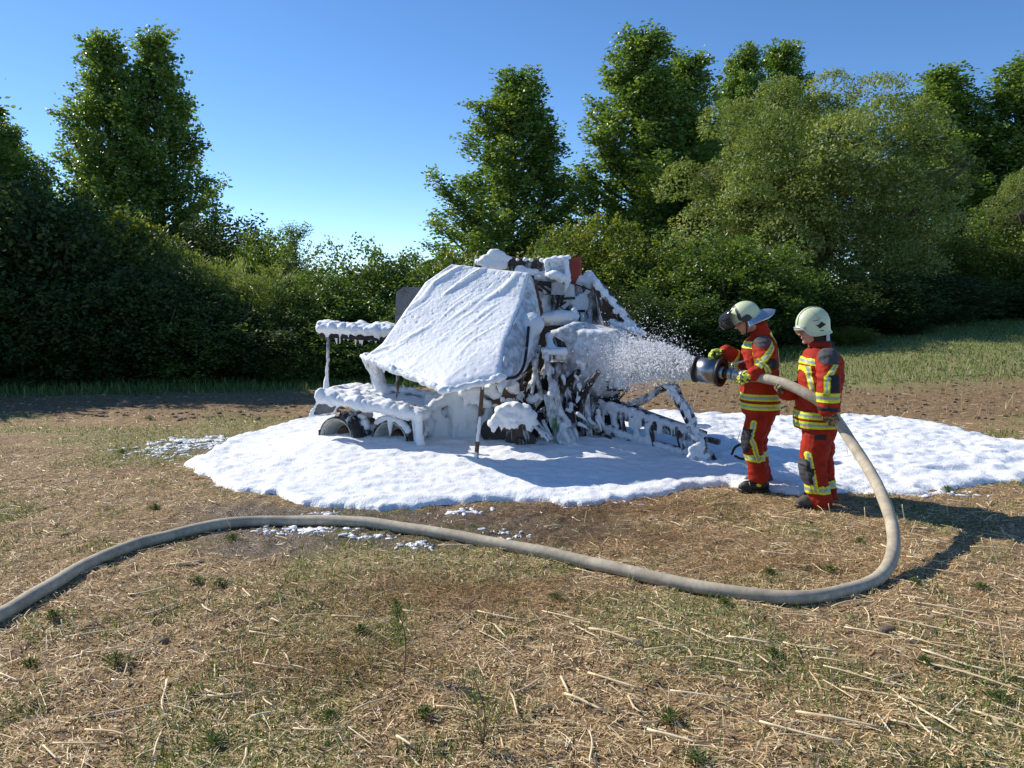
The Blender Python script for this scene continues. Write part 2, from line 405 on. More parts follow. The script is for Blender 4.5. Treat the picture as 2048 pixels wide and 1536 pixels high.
thick = (0.062 + 0.055 * sstep(0.2, 1.4, sd) + 0.12 * np.exp(-(np.maximum(np.abs(x2 + 0.5) - 1.4, 0) ** 2 / 0.5 + (y2 - 9.15) ** 2 / 0.5))) * (1 - 0.55 * sstep(2.2, 3.4, x2))
swirl_p = xyz(x2 * 1.2, y2 * 1.2); wx = fbm(swirl_p, 2, 61); wy = fbm(swirl_p, 2, 62)
rip = 1 - np.abs(2 * fbm(xyz(x2 * 2.2 + 3 * wx, y2 * 6.5 + 3 * wy), 3, 63) - 1)
lumpf = fbm(xyz(x2 * 5 + wx, y2 * 6 + wy), 3, 64)
rough_r = 0.5 + 0.9 * sstep(1.6, 3.0, x2)
h = prof * (thick + 0.05 * (rip - 0.6) * rough_r + 0.05 * (lumpf - 0.5) * rough_r + 0.022 * (fbm(xyz(x2 * 15, y2 * 17), 2, 65) - 0.5))
gg = gz(x2, y2); zf = gg * sstep(0.5, 0.0, sd) + 0.6 * gg * (1 - sstep(0.5, 0.0, sd)) + h - 0.03 * (sd <= 0)
nfx, nfy = len(fx), len(fy); jj = (np.arange(nfy - 1)[:, None] * nfx + np.arange(nfx - 1)[None, :]).ravel()
FQ = np.stack([jj, jj + 1, jj + nfx + 1, jj + nfx], 1)
FQ = FQ[(sd[FQ] > 0).any(1)]
used = np.unique(FQ); remap = np.zeros(len(x2), int); remap[used] = np.arange(len(used))
fme = mesh_from('foam_blanket', np.stack([x2, y2, zf], 1)[used], remap[FQ], True)
tag(ob('foam_blanket', fme, M['foam_ground']), 'thick white extinguishing foam spread over the ground around the baler', 'foam', kind='stuff')
_FZ = zf.reshape(nfy, nfx); _SD = sd.reshape(nfy, nfx)
def foam_z(px_, py_):
    ix = int(np.clip((px_ - fx[0]) / 0.026, 0, nfx - 1)); iy = int(np.clip((py_ - fy[0]) / 0.026, 0, nfy - 1))
    return float(_FZ[iy, ix]) if _SD[iy, ix] > 0 else float(gz(px_, py_)[0])
def foam_sd(px_, py_): return poly_sd(np.atleast_1d(px_), np.atleast_1d(py_), FP)

# loose flecks of foam beside the blanket
rng = np.random.default_rng(4)
flecks = MB()
def fleck_area(c, sx, sy, n, r0, r1):
    for k in range(n):
        p = np.array([c[0] + rng.normal(0, sx), c[1] + rng.normal(0, sy)])
        if foam_sd(p[0], p[1])[0] > 0.02: continue
        r = r0 + (r1 - r0) * rng.random() ** 2.5
        zz = gz(p[0], p[1])[0]; a = rng.random() * 6.28; ca, sa = math.cos(a), math.sin(a)
        flecks.ball((p[0], p[1], zz + 0.002), (r * rng.uniform(0.9, 2.0), r * rng.uniform(0.4, 0.9), r * 0.12 + 0.006), 7, np.array([[ca, sa, 0], [-sa, ca, 0], [0, 0, 1]]))
fleck_area(G(350, 900), 0.28, 0.28, 260, 0.008, 0.05)
fleck_area(G(410, 885), 0.3, 0.18, 220, 0.01, 0.06)
fleck_area(G(590, 1064), 0.22, 0.05, 130, 0.004, 0.028)
fleck_area(G(625, 1058), 0.09, 0.03, 70, 0.006, 0.04)
fleck_area(G(720, 1076), 0.12, 0.04, 40, 0.008, 0.035)
fleck_area(G(830, 1093), 0.07, 0.04, 45, 0.006, 0.03)
fleck_area(G(1010, 1068), 0.09, 0.04, 30, 0.008, 0.03)
fleck_area(G(650, 1026), 0.08, 0.04, 25, 0.008, 0.035)
fleck_area(G(930, 1022), 0.12, 0.05, 35, 0.008, 0.045)
fleck_area(G(1240, 1008), 0.3, 0.06, 30, 0.006, 0.03)
fleck_area(G(1890, 988), 0.3, 0.06, 40, 0.008, 0.05)
V, F = flecks.arrays(); V = V + 0.03 * (np.stack([fbm(V * 45, 2, 8), fbm(V * 45, 2, 9), 0.3 * fbm(V * 60, 2, 10)], 1) - np.array([0.5, 0.5, 0.15]))
tag(ob('foam_flecks', mesh_from('foam_flecks', V, F), M['foam_ground']), 'scattered small white foam flecks on the soil beside the foam blanket', 'foam', kind='stuff')

# ------------------------------------------------------------------ leaves and trees
def leaf_arrays(C, D, L, W, rng, up=0.35, fold=0.12, hint=None):
    n = len(C); D = D / (np.linalg.norm(D, axis=1)[:, None] + 1e-9)
    nr = rng.normal(size=(n, 3)); nr[:, 2] = np.abs(nr[:, 2]) + up
    if hint is not None: nr = nr * 0.6 + hint * 1.1
    S = np.cross(D, nr); S /= np.linalg.norm(S, axis=1)[:, None] + 1e-9; Nn = np.cross(S, D)
    L = np.broadcast_to(L, (n,))[:, None]; W = np.broadcast_to(W, (n,))[:, None]
    V = np.stack([C - D * L * 0.5, C + S * W * 0.5 - D * L * 0.08 + Nn * W * fold, C + D * L * 0.5, C - S * W * 0.5 - D * L * 0.08 + Nn * W * fold], 1).reshape(-1, 3)
    return V, np.arange(4 * n).reshape(n, 4)
def branches_mesh(polys, n=5):
    mb = MB()
    for pts, r in polys: mb.tube(pts, r, n, 1, 1.0, False)
    return mb
def rot_about(az, el):
    return np.array([math.cos(az) * math.cos(el), math.sin(az) * math.cos(el), math.sin(el)])

def gen_poplar(seed, H=12.0, Wd=5.0, nlimb=84, lpt=42, leaf=0.125):
    r = np.random.default_rng(seed); polys = []; C = []; D = []; R_ = []
    lean = r.normal(0, 0.012, 2)
    trunk = np.array([[lean[0] * h * h / H * 4 + 0.06 * math.sin(h * 0.9 + seed), lean[1] * h * h / H * 4, h] for h in np.linspace(0, H * 0.97, 14)])
    polys.append((trunk, np.linspace(0.17, 0.015, 14)))
    lobes = r.uniform(0.88, 1.12, 8)
    for k in range(nlimb):
        t = 0.05 + 0.93 * ((k + r.random()) / nlimb) ** 1.2
        az = k * 2.399 + r.normal(0, 0.5)
        prof = np.interp(t, [0.05, 0.15, 0.35, 0.55, 0.75, 1.0], [0.95, 1.08, 1.0, 0.72, 0.40, 0.07])
        el = np.interp(t, [0.05, 0.5, 1.0], [0.5, 0.85, 1.2]) + r.normal(0, 0.08)
        Lh = Wd * 0.5 * prof * lobes[int((az % 6.283) / 6.284 * 8)] * r.uniform(0.7, 1.05)
        Lb = Lh / max(0.35, math.cos(el * 0.85))
        Lb = min(Lb, 0.95 * (H - t * H) + 0.3)
        p0 = np.array([np.interp(t * H, trunk[:, 2], trunk[:, a]) for a in (0, 1, 2)])
        m = 7; pts = [p0]; e = el * 0.75
        for s in range(m):
            e = min(1.35, e + 0.09); pts.append(pts[-1] + rot_about(az + r.normal(0, 0.06), e) * Lb / m)
        pts = np.array(pts); polys.append((pts, np.linspace(0.045 + 0.03 * (1 - t), 0.006, m + 1)))
        ns = int(5 + Lb * 4.6)
        for q in range(ns):
            s = 0.12 + 0.88 * (q + r.random()) / ns; fi = s * m; i0 = min(m - 1, int(fi)); b0 = pts[i0] + (pts[i0 + 1] - pts[i0]) * (fi - i0)
            az2 = az + r.normal(0, 1.0); e2 = r.uniform(0.25, 1.25); Ls = r.uniform(0.35, 0.85) * (1.15 - 0.4 * s)
            dv = rot_about(az2, e2); n = int(lpt * r.uniform(0.6, 1.3))
            tt = r.random(n) ** 0.7
            c = b0 + dv * (tt * Ls)[:, None] + r.normal(size=(n, 3)) * (0.13 * (1.15 - 0.5 * tt))[:, None]
            C.append(c); D.append(dv * 0.7 + r.normal(size=(n, 3)) * 0.7 + np.array([0, 0, 0.15])); R_.append(np.clip(r.normal(r.uniform(0.3, 0.7), 0.2, n), 0, 1))
    C = np.concatenate(C); D = np.concatenate(D); R_ = np.concatenate(R_)
    V, F = leaf_arrays(C, D, leaf * r.uniform(0.7, 1.25, len(C)), leaf * 0.75 * r.uniform(0.7, 1.2, len(C)), r, 0.35, 0.12, 0.55 * C * np.array([1, 1, 0]) / (np.hypot(C[:, 0], C[:, 1])[:, None] + 0.3))
    tm = branches_mesh(polys); return tm.mesh('poplar_trunk'), mesh_from('poplar_crown', V, F, False, {'rnd': ('FACE', R_)}), H, Wd

def gen_willow(seed, H=9.7, Wd=9.2, nd=64, leaf=(0.14, 0.05), per=1050):
    r = np.random.default_rng(seed); polys = []; C = []; D = []; R_ = []; Hn = []
    stems = []
    for k in range(4):
        az = k * 1.57 + r.normal(0, 0.3); pts = [np.array([r.normal(0, 0.2), r.normal(0, 0.2), 0.0])]
        for s in range(6): pts.append(pts[-1] + rot_about(az, 1.15 - 0.06 * s) * H * 0.12)
        pts = np.array(pts); stems.append(pts); polys.append((pts, np.linspace(0.2, 0.07, 7)))
    cen = []
    tries = 0
    while len(cen) < nd and tries < 6000:
        tries += 1
        u = r.normal(size=3); u /= np.linalg.norm(u)
        if u[2] < -0.9: continue
        rr = r.uniform(0.2, 0.95) ** 0.6
        p = np.array([u[0] * Wd * 0.46 * rr, u[1] * Wd * 0.40 * rr, H * 0.50 + u[2] * H * 0.45 * rr])
        wig = 0.82 + 0.32 * vnoise(np.array([[u[0] * 2.2 + seed, u[1] * 2.2, u[2] * 2.2]]), seed)[0]
        p[:2] *= wig
        rad = r.uniform(0.75, 1.45)
        if all(np.linalg.norm(p - q[0]) > 0.55 * (rad + q[1]) * 1.22 for q in cen): cen.append((p, rad))
    for p, rad in cen:
        st = stems[r.integers(4)]; b0 = st[r.integers(3, 7)]
        mid = (b0 + p) / 2 + np.array([0, 0, 0.4]); polys.append((np.array([b0, mid * 0.5 + (b0 + p) * 0.25, p - (p - b0) * 0.12]), np.array([0.05, 0.03, 0.008])))
        n = int(per * rad ** 2 * 1.3)
        u = r.normal(size=(n, 3)); u /= np.linalg.norm(u, axis=1)[:, None]; u[:, 2] = np.where(u[:, 2] < -0.6, -u[:, 2], u[:, 2])
        ra = rad * (1 - 0.35 * r.random(n) ** 1.3) * (0.8 + 0.36 * vnoise(u * 2.6 + p, 5))
        c = p + u * ra[:, None] * np.array([1, 1, 0.95])
        c[:, 2] -= 0.25 * rad * np.hypot(u[:, 0], u[:, 1]) ** 2
        C.append(c); D.append(u * 0.5 + r.normal(size=(n, 3)) * 0.7 + np.array([0, 0, -0.15])); R_.append(np.clip(r.normal(r.uniform(0.15, 0.85), 0.15, n), 0, 1)); Hn.append(u)
    n = 16000; u = r.normal(size=(n, 3)); u /= np.linalg.norm(u, axis=1)[:, None]; rr = 0.74 * r.random(n) ** 0.4  # filler leaves take dark tones, painting shade between the puffs
    c = np.stack([u[:, 0] * Wd * 0.45 * rr, u[:, 1] * Wd * 0.4 * rr, H * 0.46 + u[:, 2] * H * 0.45 * rr], 1); C.append(c); D.append(r.normal(size=(n, 3))); R_.append(0.3 * r.random(n)); Hn.append(u * 0.3)
    C = np.concatenate(C); D = np.concatenate(D); R_ = np.concatenate(R_)
    V, F = leaf_arrays(C, D, leaf[0] * r.uniform(0.7, 1.2, len(C)), leaf[1] * r.uniform(0.8, 1.4, len(C)), r, 0.35, 0.12, np.concatenate(Hn))
    return branches_mesh(polys, 6).mesh('willow_trunk'), mesh_from('willow_crown', V, F, False, {'rnd': ('FACE', R_)}), H, Wd

def gen_bush(seed, H=3.6, Wd=3.2, nshoot=620, per=34, leaf=(0.105, 0.062), spread=0.13, fine=False):
    r = np.random.default_rng(seed); polys = []; C = []; D = []; R_ = []
    for k in range(9):
        az = k * 0.7 + r.normal(0, 0.3); pts = [np.array([r.normal(0, 0.15), r.normal(0, 0.15), 0.0])]
        e = r.uniform(0.8, 1.4)
        for s in range(5): pts.append(pts[-1] + rot_about(az, e) * H * 0.16 + r.normal(0, 0.05, 3))
        polys.append((np.array(pts), np.linspace(0.035, 0.008, 6)))
    for k in range(nshoot):
        u = r.normal(size=3); u /= np.linalg.norm(u); rr = r.random() ** 0.42
        lob = 0.68 + 0.62 * vnoise(np.array([[u[0] * 1.9 + seed * 3.1, u[1] * 1.9, u[2] * 1.9]]), seed)[0]
        p = np.array([u[0] * Wd * 0.5 * lob * rr, u[1] * Wd * 0.5 * lob * rr, H * 0.46 + u[2] * H * 0.5 * lob * rr])
        if p[2] < 0.05: p[2] = r.uniform(0.03, 0.5)
        n = int(per * r.uniform(0.6, 1.4)); dv = u * 0.6 + np.array([0, 0, 0.55]) + r.normal(0, 0.35, 3); dv /= np.linalg.norm(dv)
        Ls = r.uniform(0.25, 0.6); tt = r.random(n)
        c = p + dv * (tt * Ls)[:, None] + r.normal(size=(n, 3)) * (spread * (1.2 - 0.7 * tt))[:, None]
        C.append(c); D.append((dv * 1.2 if fine else dv * 0.5) + r.normal(size=(n, 3)) * (0.35 if fine else 0.7)); R_.append(np.clip(r.normal(r.uniform(0.25, 0.75), 0.2, n), 0, 1))
    C = np.concatenate(C); C[:, 2] = np.maximum(C[:, 2], 0.02); D = np.concatenate(D); R_ = np.concatenate(R_)
    V, F = leaf_arrays(C, D, leaf[0] * r.uniform(0.7, 1.25, len(C)), leaf[1] * r.uniform(0.7, 1.25, len(C)), r)
    return branches_mesh(polys).mesh('bush_stems'), mesh_from('bush_crown', V, F, False, {'rnd': ('FACE', R_)}), H, Wd

def gen_sparse(seed, H=4.5, Wd=2.0):
    r = np.random.default_rng(seed); polys = []; C = []; D = []; R_ = []
    tr = np.array([[0.05 * math.sin(h), 0.03 * h, h] for h in np.linspace(0, H, 9)]); polys.append((tr, np.linspace(0.04, 0.005, 9)))
    for k in range(60):
        t = r.uniform(0.25, 0.98); b0 = np.array([np.interp(t * H, tr[:, 2], tr[:, a]) for a in range(3)])
        dv = rot_about(r.random() * 6.28, r.uniform(0.5, 1.2)); L = Wd * 0.55 * (1.15 - t) + 0.25
        pts = np.array([b0, b0 + dv * L * 0.5, b0 + dv * L + np.array([0, 0, 0.1])]); polys.append((pts, np.array([0.012, 0.008, 0.003])))
        n = 90; tt = r.random(n); C.append(b0 + dv * (tt * L * 1.05)[:, None] + r.normal(size=(n, 3)) * 0.08); D.append(r.normal(size=(n, 3))); R_.append(r.random(n))
    C = np.concatenate(C); V, F = leaf_arrays(C, np.concatenate(D), 0.07, 0.035, r)
    return branches_mesh(polys, 4).mesh('thin_trunk'), mesh_from('thin_crown', V, F, False, {'rnd': ('FACE', np.concatenate(R_))}), H, Wd

LM = {
    'poplar': leaf_mat('poplar_leaf', [(0.052, 0.113, 0.029), (0.117, 0.211, 0.042), (0.199, 0.297, 0.060), (0.328, 0.397, 0.092)], 0.42, 0.36, 0.6),
    'willow': leaf_mat('willow_leaf', [(0.103, 0.154, 0.042), (0.184, 0.250, 0.066), (0.265, 0.326, 0.102), (0.391, 0.448, 0.204)], 0.36, 0.5, 0.4),
    'bush': leaf_mat('bush_leaf', [(0.036, 0.077, 0.019), (0.082, 0.151, 0.028), (0.138, 0.222, 0.042), (0.236, 0.300, 0.054)], 0.4, 0.4, 0.5),
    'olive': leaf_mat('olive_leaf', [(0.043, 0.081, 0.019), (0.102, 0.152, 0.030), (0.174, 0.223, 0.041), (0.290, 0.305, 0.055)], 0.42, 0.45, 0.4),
    'dark': leaf_mat('dark_shade_leaf', [(0.016, 0.034, 0.012), (0.034, 0.066, 0.02), (0.062, 0.105, 0.03), (0.10, 0.14, 0.042)], 0.3, 0.5, 0.3),  # darkest leaf copy; shade of the hedge shrubs painted into the tone
}
PROTO = {}
def proto(key, gen, matkey):
    t, c, H, W = gen; co = np.empty(len(c.vertices) * 3, np.float32); c.vertices.foreach_get('co', co); H = float(np.sort(co[2::3])[-40]); t.materials.append(M['bark']); c.materials.append(LM[matkey]); PROTO[key] = (t, c, H, W)
pa, pb, pc = gen_poplar(1), gen_poplar(2, Wd=5.6), gen_poplar(7, Wd=4.6)
proto('poplar_a', pa, 'poplar'); proto('poplar_b', pb, 'poplar'); proto('poplar_c', pc, 'poplar')
proto('willow', gen_willow(3), 'willow'); 
proto('bush_a', gen_bush(11), 'bush'); proto('bush_b', gen_bush(12), 'bush'); proto('olive', gen_bush(13), 'olive')
proto('dark', gen_bush(14), 'dark')
proto('sallow', gen_bush(15, nshoot=520, per=48, leaf=(0.15, 0.028), spread=0.10, fine=True), 'willow')
proto('thin', gen_sparse(16), 'poplar')
def tree(key, name, px, top, Yd, width, label, cat='tree', group=None, rz=0.0):
    t, c, H, W = PROTO[key]; p = P(px, top, Yd); z0 = float(tz(p[0], Yd)[0]); h = p[2] - z0
    e = empty(name, (p[0], Yd, z0 - 0.05), label, cat, group); e.rotation_euler = (0, 0, rz); e.scale = (width / W, width / W, h / H)
    ob('trunk', t, None, e); ob('crown', c, None, e); return e
tg = 'poplars behind the hedge'
tree('poplar_a', 'poplar_tree', 198, 50, 31.5, 6.3, 'tall left stem of the twin poplars at the left edge', 'tree', tg, 0.5)
tree('poplar_c', 'poplar_tree', 300, 55, 31.5, 6.3, 'tall right stem of the twin poplars, bushy on its right side', 'tree', tg, 4.3)
tree('poplar_b', 'poplar_tree', 1015, 138, 34, 9.5, 'broad poplar standing alone behind the top of the baler', 'tree', tg, 1.0)
tree('poplar_a', 'poplar_tree', 1275, 60, 36, 9.2, 'tallest poplar left of the big willow', 'tree', tg, 3.6)
tree('poplar_c', 'poplar_tree', 1372, 98, 37, 6.9, 'slim poplar pressed against the tallest poplar, on its right', 'tree', tg, 5.0)
tree('poplar_b', 'poplar_tree', 1482, 82, 44, 7.9, 'distant poplar peeking over the left shoulder of the willow', 'tree', tg, 2.0)
tree('poplar_a', 'poplar_tree', 1590, 72, 45, 7.7, 'distant poplar with pointed crown behind the willow', 'tree', tg, 1.3)
tree('poplar_c', 'poplar_tree', 1900, 128, 40, 9.8, 'poplar right of the willow with a twin top', 'tree', tg, 0.2)
tree('poplar_a', 'poplar_tree', 2022, 118, 40, 10.1, 'poplar at the right edge of the picture', 'tree', tg, 4.1)
tree('poplar_b', 'poplar_tree', 2140, 140, 41, 9.8, 'poplar beyond the right edge, next to the edge poplar', 'tree', tg, 4.7)
tree('willow', 'willow_tree', 1665, 140, 27, 10.4, 'big round grey green willow with puffy crown', 'tree', None, 0.3)
tree('willow', 'willow_tree', 2105, 310, 30.5, 5.6, 'smaller pale willow cut off by the right edge', 'tree', None, 2.3)
tree('poplar_b', 'leafy_tree', 5, 235, 26, 4.6, 'dark leafy tree rising at the far left edge', 'tree', None, 0.4)
tree('poplar_b', 'leafy_tree', -330, -140, 21.0, 8.5, 'tall leafy tree just beyond the left edge', 'tree', None, 1.4)
tree('poplar_a', 'leafy_tree', -620, -160, 20.5, 8.5, 'tall leafy tree further beyond the left edge', 'tree', None, 2.4)
tree('poplar_c', 'leafy_tree', -170, -20, 23.5, 7.0, 'tall leafy tree beyond the left edge, closest to the frame', 'tree', None, 0.9)
tree('thin', 'thin_tree', 588, 440, 23, 2.3, 'thin sparse young tree with airy twigs against the sky', 'tree')
hg = 'shrubs of the hedge'
bushes = [
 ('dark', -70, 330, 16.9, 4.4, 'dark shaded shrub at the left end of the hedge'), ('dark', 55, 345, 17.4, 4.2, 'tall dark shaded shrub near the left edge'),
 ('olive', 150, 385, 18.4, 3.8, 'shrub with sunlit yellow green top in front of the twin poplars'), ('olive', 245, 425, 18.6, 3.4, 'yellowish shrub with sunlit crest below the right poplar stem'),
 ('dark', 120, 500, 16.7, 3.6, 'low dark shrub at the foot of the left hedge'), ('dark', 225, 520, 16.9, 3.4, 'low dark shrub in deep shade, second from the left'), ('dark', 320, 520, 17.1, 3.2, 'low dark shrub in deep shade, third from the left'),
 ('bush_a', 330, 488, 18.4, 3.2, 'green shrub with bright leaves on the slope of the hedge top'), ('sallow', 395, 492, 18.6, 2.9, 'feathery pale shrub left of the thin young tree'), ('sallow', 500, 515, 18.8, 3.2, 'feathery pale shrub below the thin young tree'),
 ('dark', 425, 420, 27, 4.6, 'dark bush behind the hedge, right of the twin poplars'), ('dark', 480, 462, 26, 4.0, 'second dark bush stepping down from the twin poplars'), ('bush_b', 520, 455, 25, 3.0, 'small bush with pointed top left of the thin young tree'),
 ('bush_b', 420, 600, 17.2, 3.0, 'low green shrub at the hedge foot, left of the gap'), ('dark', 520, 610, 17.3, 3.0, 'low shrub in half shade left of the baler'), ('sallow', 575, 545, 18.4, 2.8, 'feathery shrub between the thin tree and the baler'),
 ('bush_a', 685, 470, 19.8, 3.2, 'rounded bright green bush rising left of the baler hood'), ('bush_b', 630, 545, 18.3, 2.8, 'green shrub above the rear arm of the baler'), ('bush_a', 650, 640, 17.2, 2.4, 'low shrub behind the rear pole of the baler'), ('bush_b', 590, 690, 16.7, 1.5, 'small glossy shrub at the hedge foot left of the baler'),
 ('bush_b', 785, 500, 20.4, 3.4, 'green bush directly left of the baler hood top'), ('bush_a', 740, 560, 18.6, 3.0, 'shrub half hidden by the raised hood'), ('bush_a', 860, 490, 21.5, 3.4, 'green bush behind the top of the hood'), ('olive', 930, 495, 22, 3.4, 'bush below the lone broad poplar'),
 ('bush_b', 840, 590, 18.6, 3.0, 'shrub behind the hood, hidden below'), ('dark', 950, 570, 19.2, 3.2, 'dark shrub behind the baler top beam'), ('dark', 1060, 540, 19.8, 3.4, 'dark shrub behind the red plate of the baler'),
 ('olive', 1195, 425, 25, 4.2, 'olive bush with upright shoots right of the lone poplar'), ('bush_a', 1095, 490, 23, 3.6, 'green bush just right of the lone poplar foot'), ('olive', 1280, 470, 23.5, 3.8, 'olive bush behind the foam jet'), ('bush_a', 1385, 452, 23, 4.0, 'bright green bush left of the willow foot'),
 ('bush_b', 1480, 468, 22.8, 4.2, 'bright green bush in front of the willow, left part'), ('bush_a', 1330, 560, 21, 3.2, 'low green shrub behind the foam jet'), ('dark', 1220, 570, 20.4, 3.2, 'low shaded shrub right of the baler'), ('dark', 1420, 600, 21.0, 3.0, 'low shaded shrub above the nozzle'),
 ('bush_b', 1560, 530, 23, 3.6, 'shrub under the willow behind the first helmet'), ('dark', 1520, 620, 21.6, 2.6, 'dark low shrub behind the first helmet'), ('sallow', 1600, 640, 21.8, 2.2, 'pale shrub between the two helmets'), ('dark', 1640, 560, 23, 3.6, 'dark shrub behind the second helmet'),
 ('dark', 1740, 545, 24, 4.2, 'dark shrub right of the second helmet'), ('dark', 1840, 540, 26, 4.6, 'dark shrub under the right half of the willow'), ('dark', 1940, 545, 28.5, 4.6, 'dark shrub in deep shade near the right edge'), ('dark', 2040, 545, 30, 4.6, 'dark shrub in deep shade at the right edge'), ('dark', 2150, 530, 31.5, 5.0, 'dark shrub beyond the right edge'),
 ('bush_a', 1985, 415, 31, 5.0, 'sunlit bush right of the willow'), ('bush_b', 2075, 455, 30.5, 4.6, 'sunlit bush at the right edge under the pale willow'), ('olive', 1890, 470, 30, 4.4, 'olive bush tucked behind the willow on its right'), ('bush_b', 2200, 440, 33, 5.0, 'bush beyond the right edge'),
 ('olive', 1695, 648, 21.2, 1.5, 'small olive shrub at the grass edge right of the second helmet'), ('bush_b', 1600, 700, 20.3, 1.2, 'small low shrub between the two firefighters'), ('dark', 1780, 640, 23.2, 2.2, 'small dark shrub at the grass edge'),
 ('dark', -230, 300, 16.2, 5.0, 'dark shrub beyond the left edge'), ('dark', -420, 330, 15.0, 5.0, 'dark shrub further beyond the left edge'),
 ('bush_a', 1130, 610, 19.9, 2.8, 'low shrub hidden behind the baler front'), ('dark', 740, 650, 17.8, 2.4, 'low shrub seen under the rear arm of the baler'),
]
rz = 0.0
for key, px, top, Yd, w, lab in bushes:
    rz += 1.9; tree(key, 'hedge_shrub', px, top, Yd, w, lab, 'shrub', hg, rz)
# ------------------------------------------------------------------ the burnt baler under foam
BO = np.array([-0.35, 9.7, 0.0])
baler = empty('round_baler', tuple(BO), 'burnt out round baler smothered in white foam, hood propped open', 'baler')
def bpart(name, mb, mat, parent=None, smooth=False):
    par = parent or baler
    return ob(name, mb.mesh(name, BO, smooth), mat, par)
def bfoam(name, mb, voxel=0.02, amp=0.03, scale=9.0, parent=None, smooth=2, stretch=(1, 1, 0.7), seed=1, mat='foam', fine=0.006):
    V, F = mb.arrays(); V, Q = remesh(V, F, voxel, smooth)
    Nn = vnormals(V, Q); st = np.asarray(stretch) * scale
    d = amp * (fbm(V * st, 3, seed) - 0.42) * 2 + fine * (fbm(V * 38, 2, seed + 5) - 0.5) * 2
    V = V + Nn * d[:, None]
    return ob(name, mesh_from(name, V - BO, Q), M[mat], parent or baler)
def smooth_mb_box(mb, c, half, R=None): mb.box(c, half, R)
brng = np.random.default_rng(12)
def drips(mb, p0, p1, n, lmin, lmax, r0=0.022, r1=0.006, jit=0.01):
    p0 = np.asarray(p0); p1 = np.asarray(p1)
    for k in range(n):
        t = (k + brng.random()) / n; a = p0 + (p1 - p0) * t + brng.normal(0, jit, 3); L = lmin + (lmax - lmin) * brng.random() ** 2
        mb.tube([a + (0, 0, 0.02), a - (0, 0, L * 0.5), a - (0, 0, L)], [r0 * brng.uniform(0.8, 1.4), r0 * 0.7, r1], 7)
def cap_row(mb, p0, p1, w, t, n=None, wob=0.35):
    """a lumpy ridge of foam lying along a bar"""
    p0 = np.asarray(p0); p1 = np.asarray(p1); L = np.linalg.norm(p1 - p0); n = n or max(3, int(L / (w * 0.45)))
    d = (p1 - p0) / L; r = np.cross(d, (0, 0, 1)); r /= np.linalg.norm(r) + 1e-9; u = np.cross(r, d)
    for k in range(n + 1):
        s = k / n; q = brng.uniform(1 - wob, 1 + wob)
        mb.ball(p0 + (p1 - p0) * s + brng.normal(0, 0.006, 3), (L / n * 1.0 + 0.02, w * 0.5 * (0.85 + 0.3 * brng.random()), t * q), 9, np.array([d, r, u]))

# --- hood: two folded facets, propped open towards the camera
A, A2, C_, E = P(905, 529, 9.7), P(850, 566, 9.6), P(764, 688, 9.0), P(730, 716, 8.93)
B_, B2, D_, Gp = P(1060, 546, 9.3), P(1046, 600, 9.1), P(1010, 688, 8.5), P(1001, 756, 8.1)
Fm = P(890, 781, 7.95)
def poly_at(pts, s):
    pts = np.asarray(pts); seg = np.linalg.norm(np.diff(pts, axis=0), axis=1); c = np.concatenate([[0], np.cumsum(seg)]) / seg.sum()
    return np.stack([np.interp(s, c, pts[:, k]) for k in range(3)], -1)
nu, nv1, nv2 = 120, 110, 40
us = np.linspace(0, 1, nu); rows = []
for v in np.linspace(0, 1, nv1, endpoint=False):
    l = poly_at([A, A2, C_], v); r = poly_at([B_, B2, D_], v); rows.append(l + (r - l) * us[:, None])
bot = poly_at([E, Fm, Gp], us); crease = C_ + (D_ - C_) * us[:, None]
bot = poly_at([E, E + (Fm - E) * 0.55, Fm, Fm + (Gp - Fm) * 0.6, Gp], us)
for v in np.linspace(0, 1, nv2): rows.append(crease + (bot - crease) * v)
HG = np.array(rows); nv = len(HG)
du = np.gradient(HG, axis=1); dv = np.gradient(HG, axis=0); HN = np.cross(dv, du); HN /= np.linalg.norm(HN, axis=2)[..., None]
if HN[20, 60, 2] < 0: HN = -HN
for _ in range(2): HN[1:-1] = (HN[:-2] + HN[1:-1] * 2 + HN[2:]) / 4
HN /= np.linalg.norm(HN, axis=2)[..., None]
uu, vv = np.meshgrid(us * 1.25, np.linspace(0, 1.75, nv))
q = np.stack([uu.ravel(), vv.ravel(), 0 * uu.ravel()], 1)
warp = 0.35 * (fbm(q * 1.6, 2, 3) - 0.5)
# runnels slide obliquely down the sheet
lat = (uu + 0.45 * vv).ravel() + warp; lon = (vv - 0.3 * uu).ravel()
run = fbm(np.stack([lat * 7.0, lon * 1.1, 0 * lat], 1), 2, 21); run = np.clip((run - 0.60) / 0.14, 0, 1)
run2 = fbm(np.stack([lat * 16.0, lon * 1.8, 0 * lat], 1), 2, 25); run2 = np.clip((run2 - 0.55) / 0.2, 0, 1)
grain = fbm(q * 30, 3, 31) - 0.5
hd = 0.026 + 0.017 * run + 0.007 * run2 + 0.010 * (fbm(q * 6, 2, 8) - 0.5) + 0.007 * grain - 0.008 * np.clip((fbm(q * 46, 2, 37) - 0.74) / 0.08, 0, 1)
edge = np.minimum.reduce([uu.ravel() / 1.25, 1 - uu.ravel() / 1.25, vv.ravel() / 1.75, 1 - vv.ravel() / 1.75])
hd = hd * np.sqrt(np.clip(edge / 0.03, 0.0, 1))
top = HG.reshape(-1, 3) + HN.reshape(-1, 3) * hd[:, None]
und = HG.reshape(-1, 3) - HN.reshape(-1, 3) * 0.006
def gridq(nr, nc, off=0, flip=False):
    k = (np.arange(nr - 1)[:, None] * nc + np.arange(nc - 1)[None, :]).ravel() + off
    f = np.stack([k, k + 1, k + nc + 1, k + nc], 1); return f[:, ::-1] if flip else f
hood_mb = MB(); und2 = und - HN.reshape(-1, 3) * 0.004
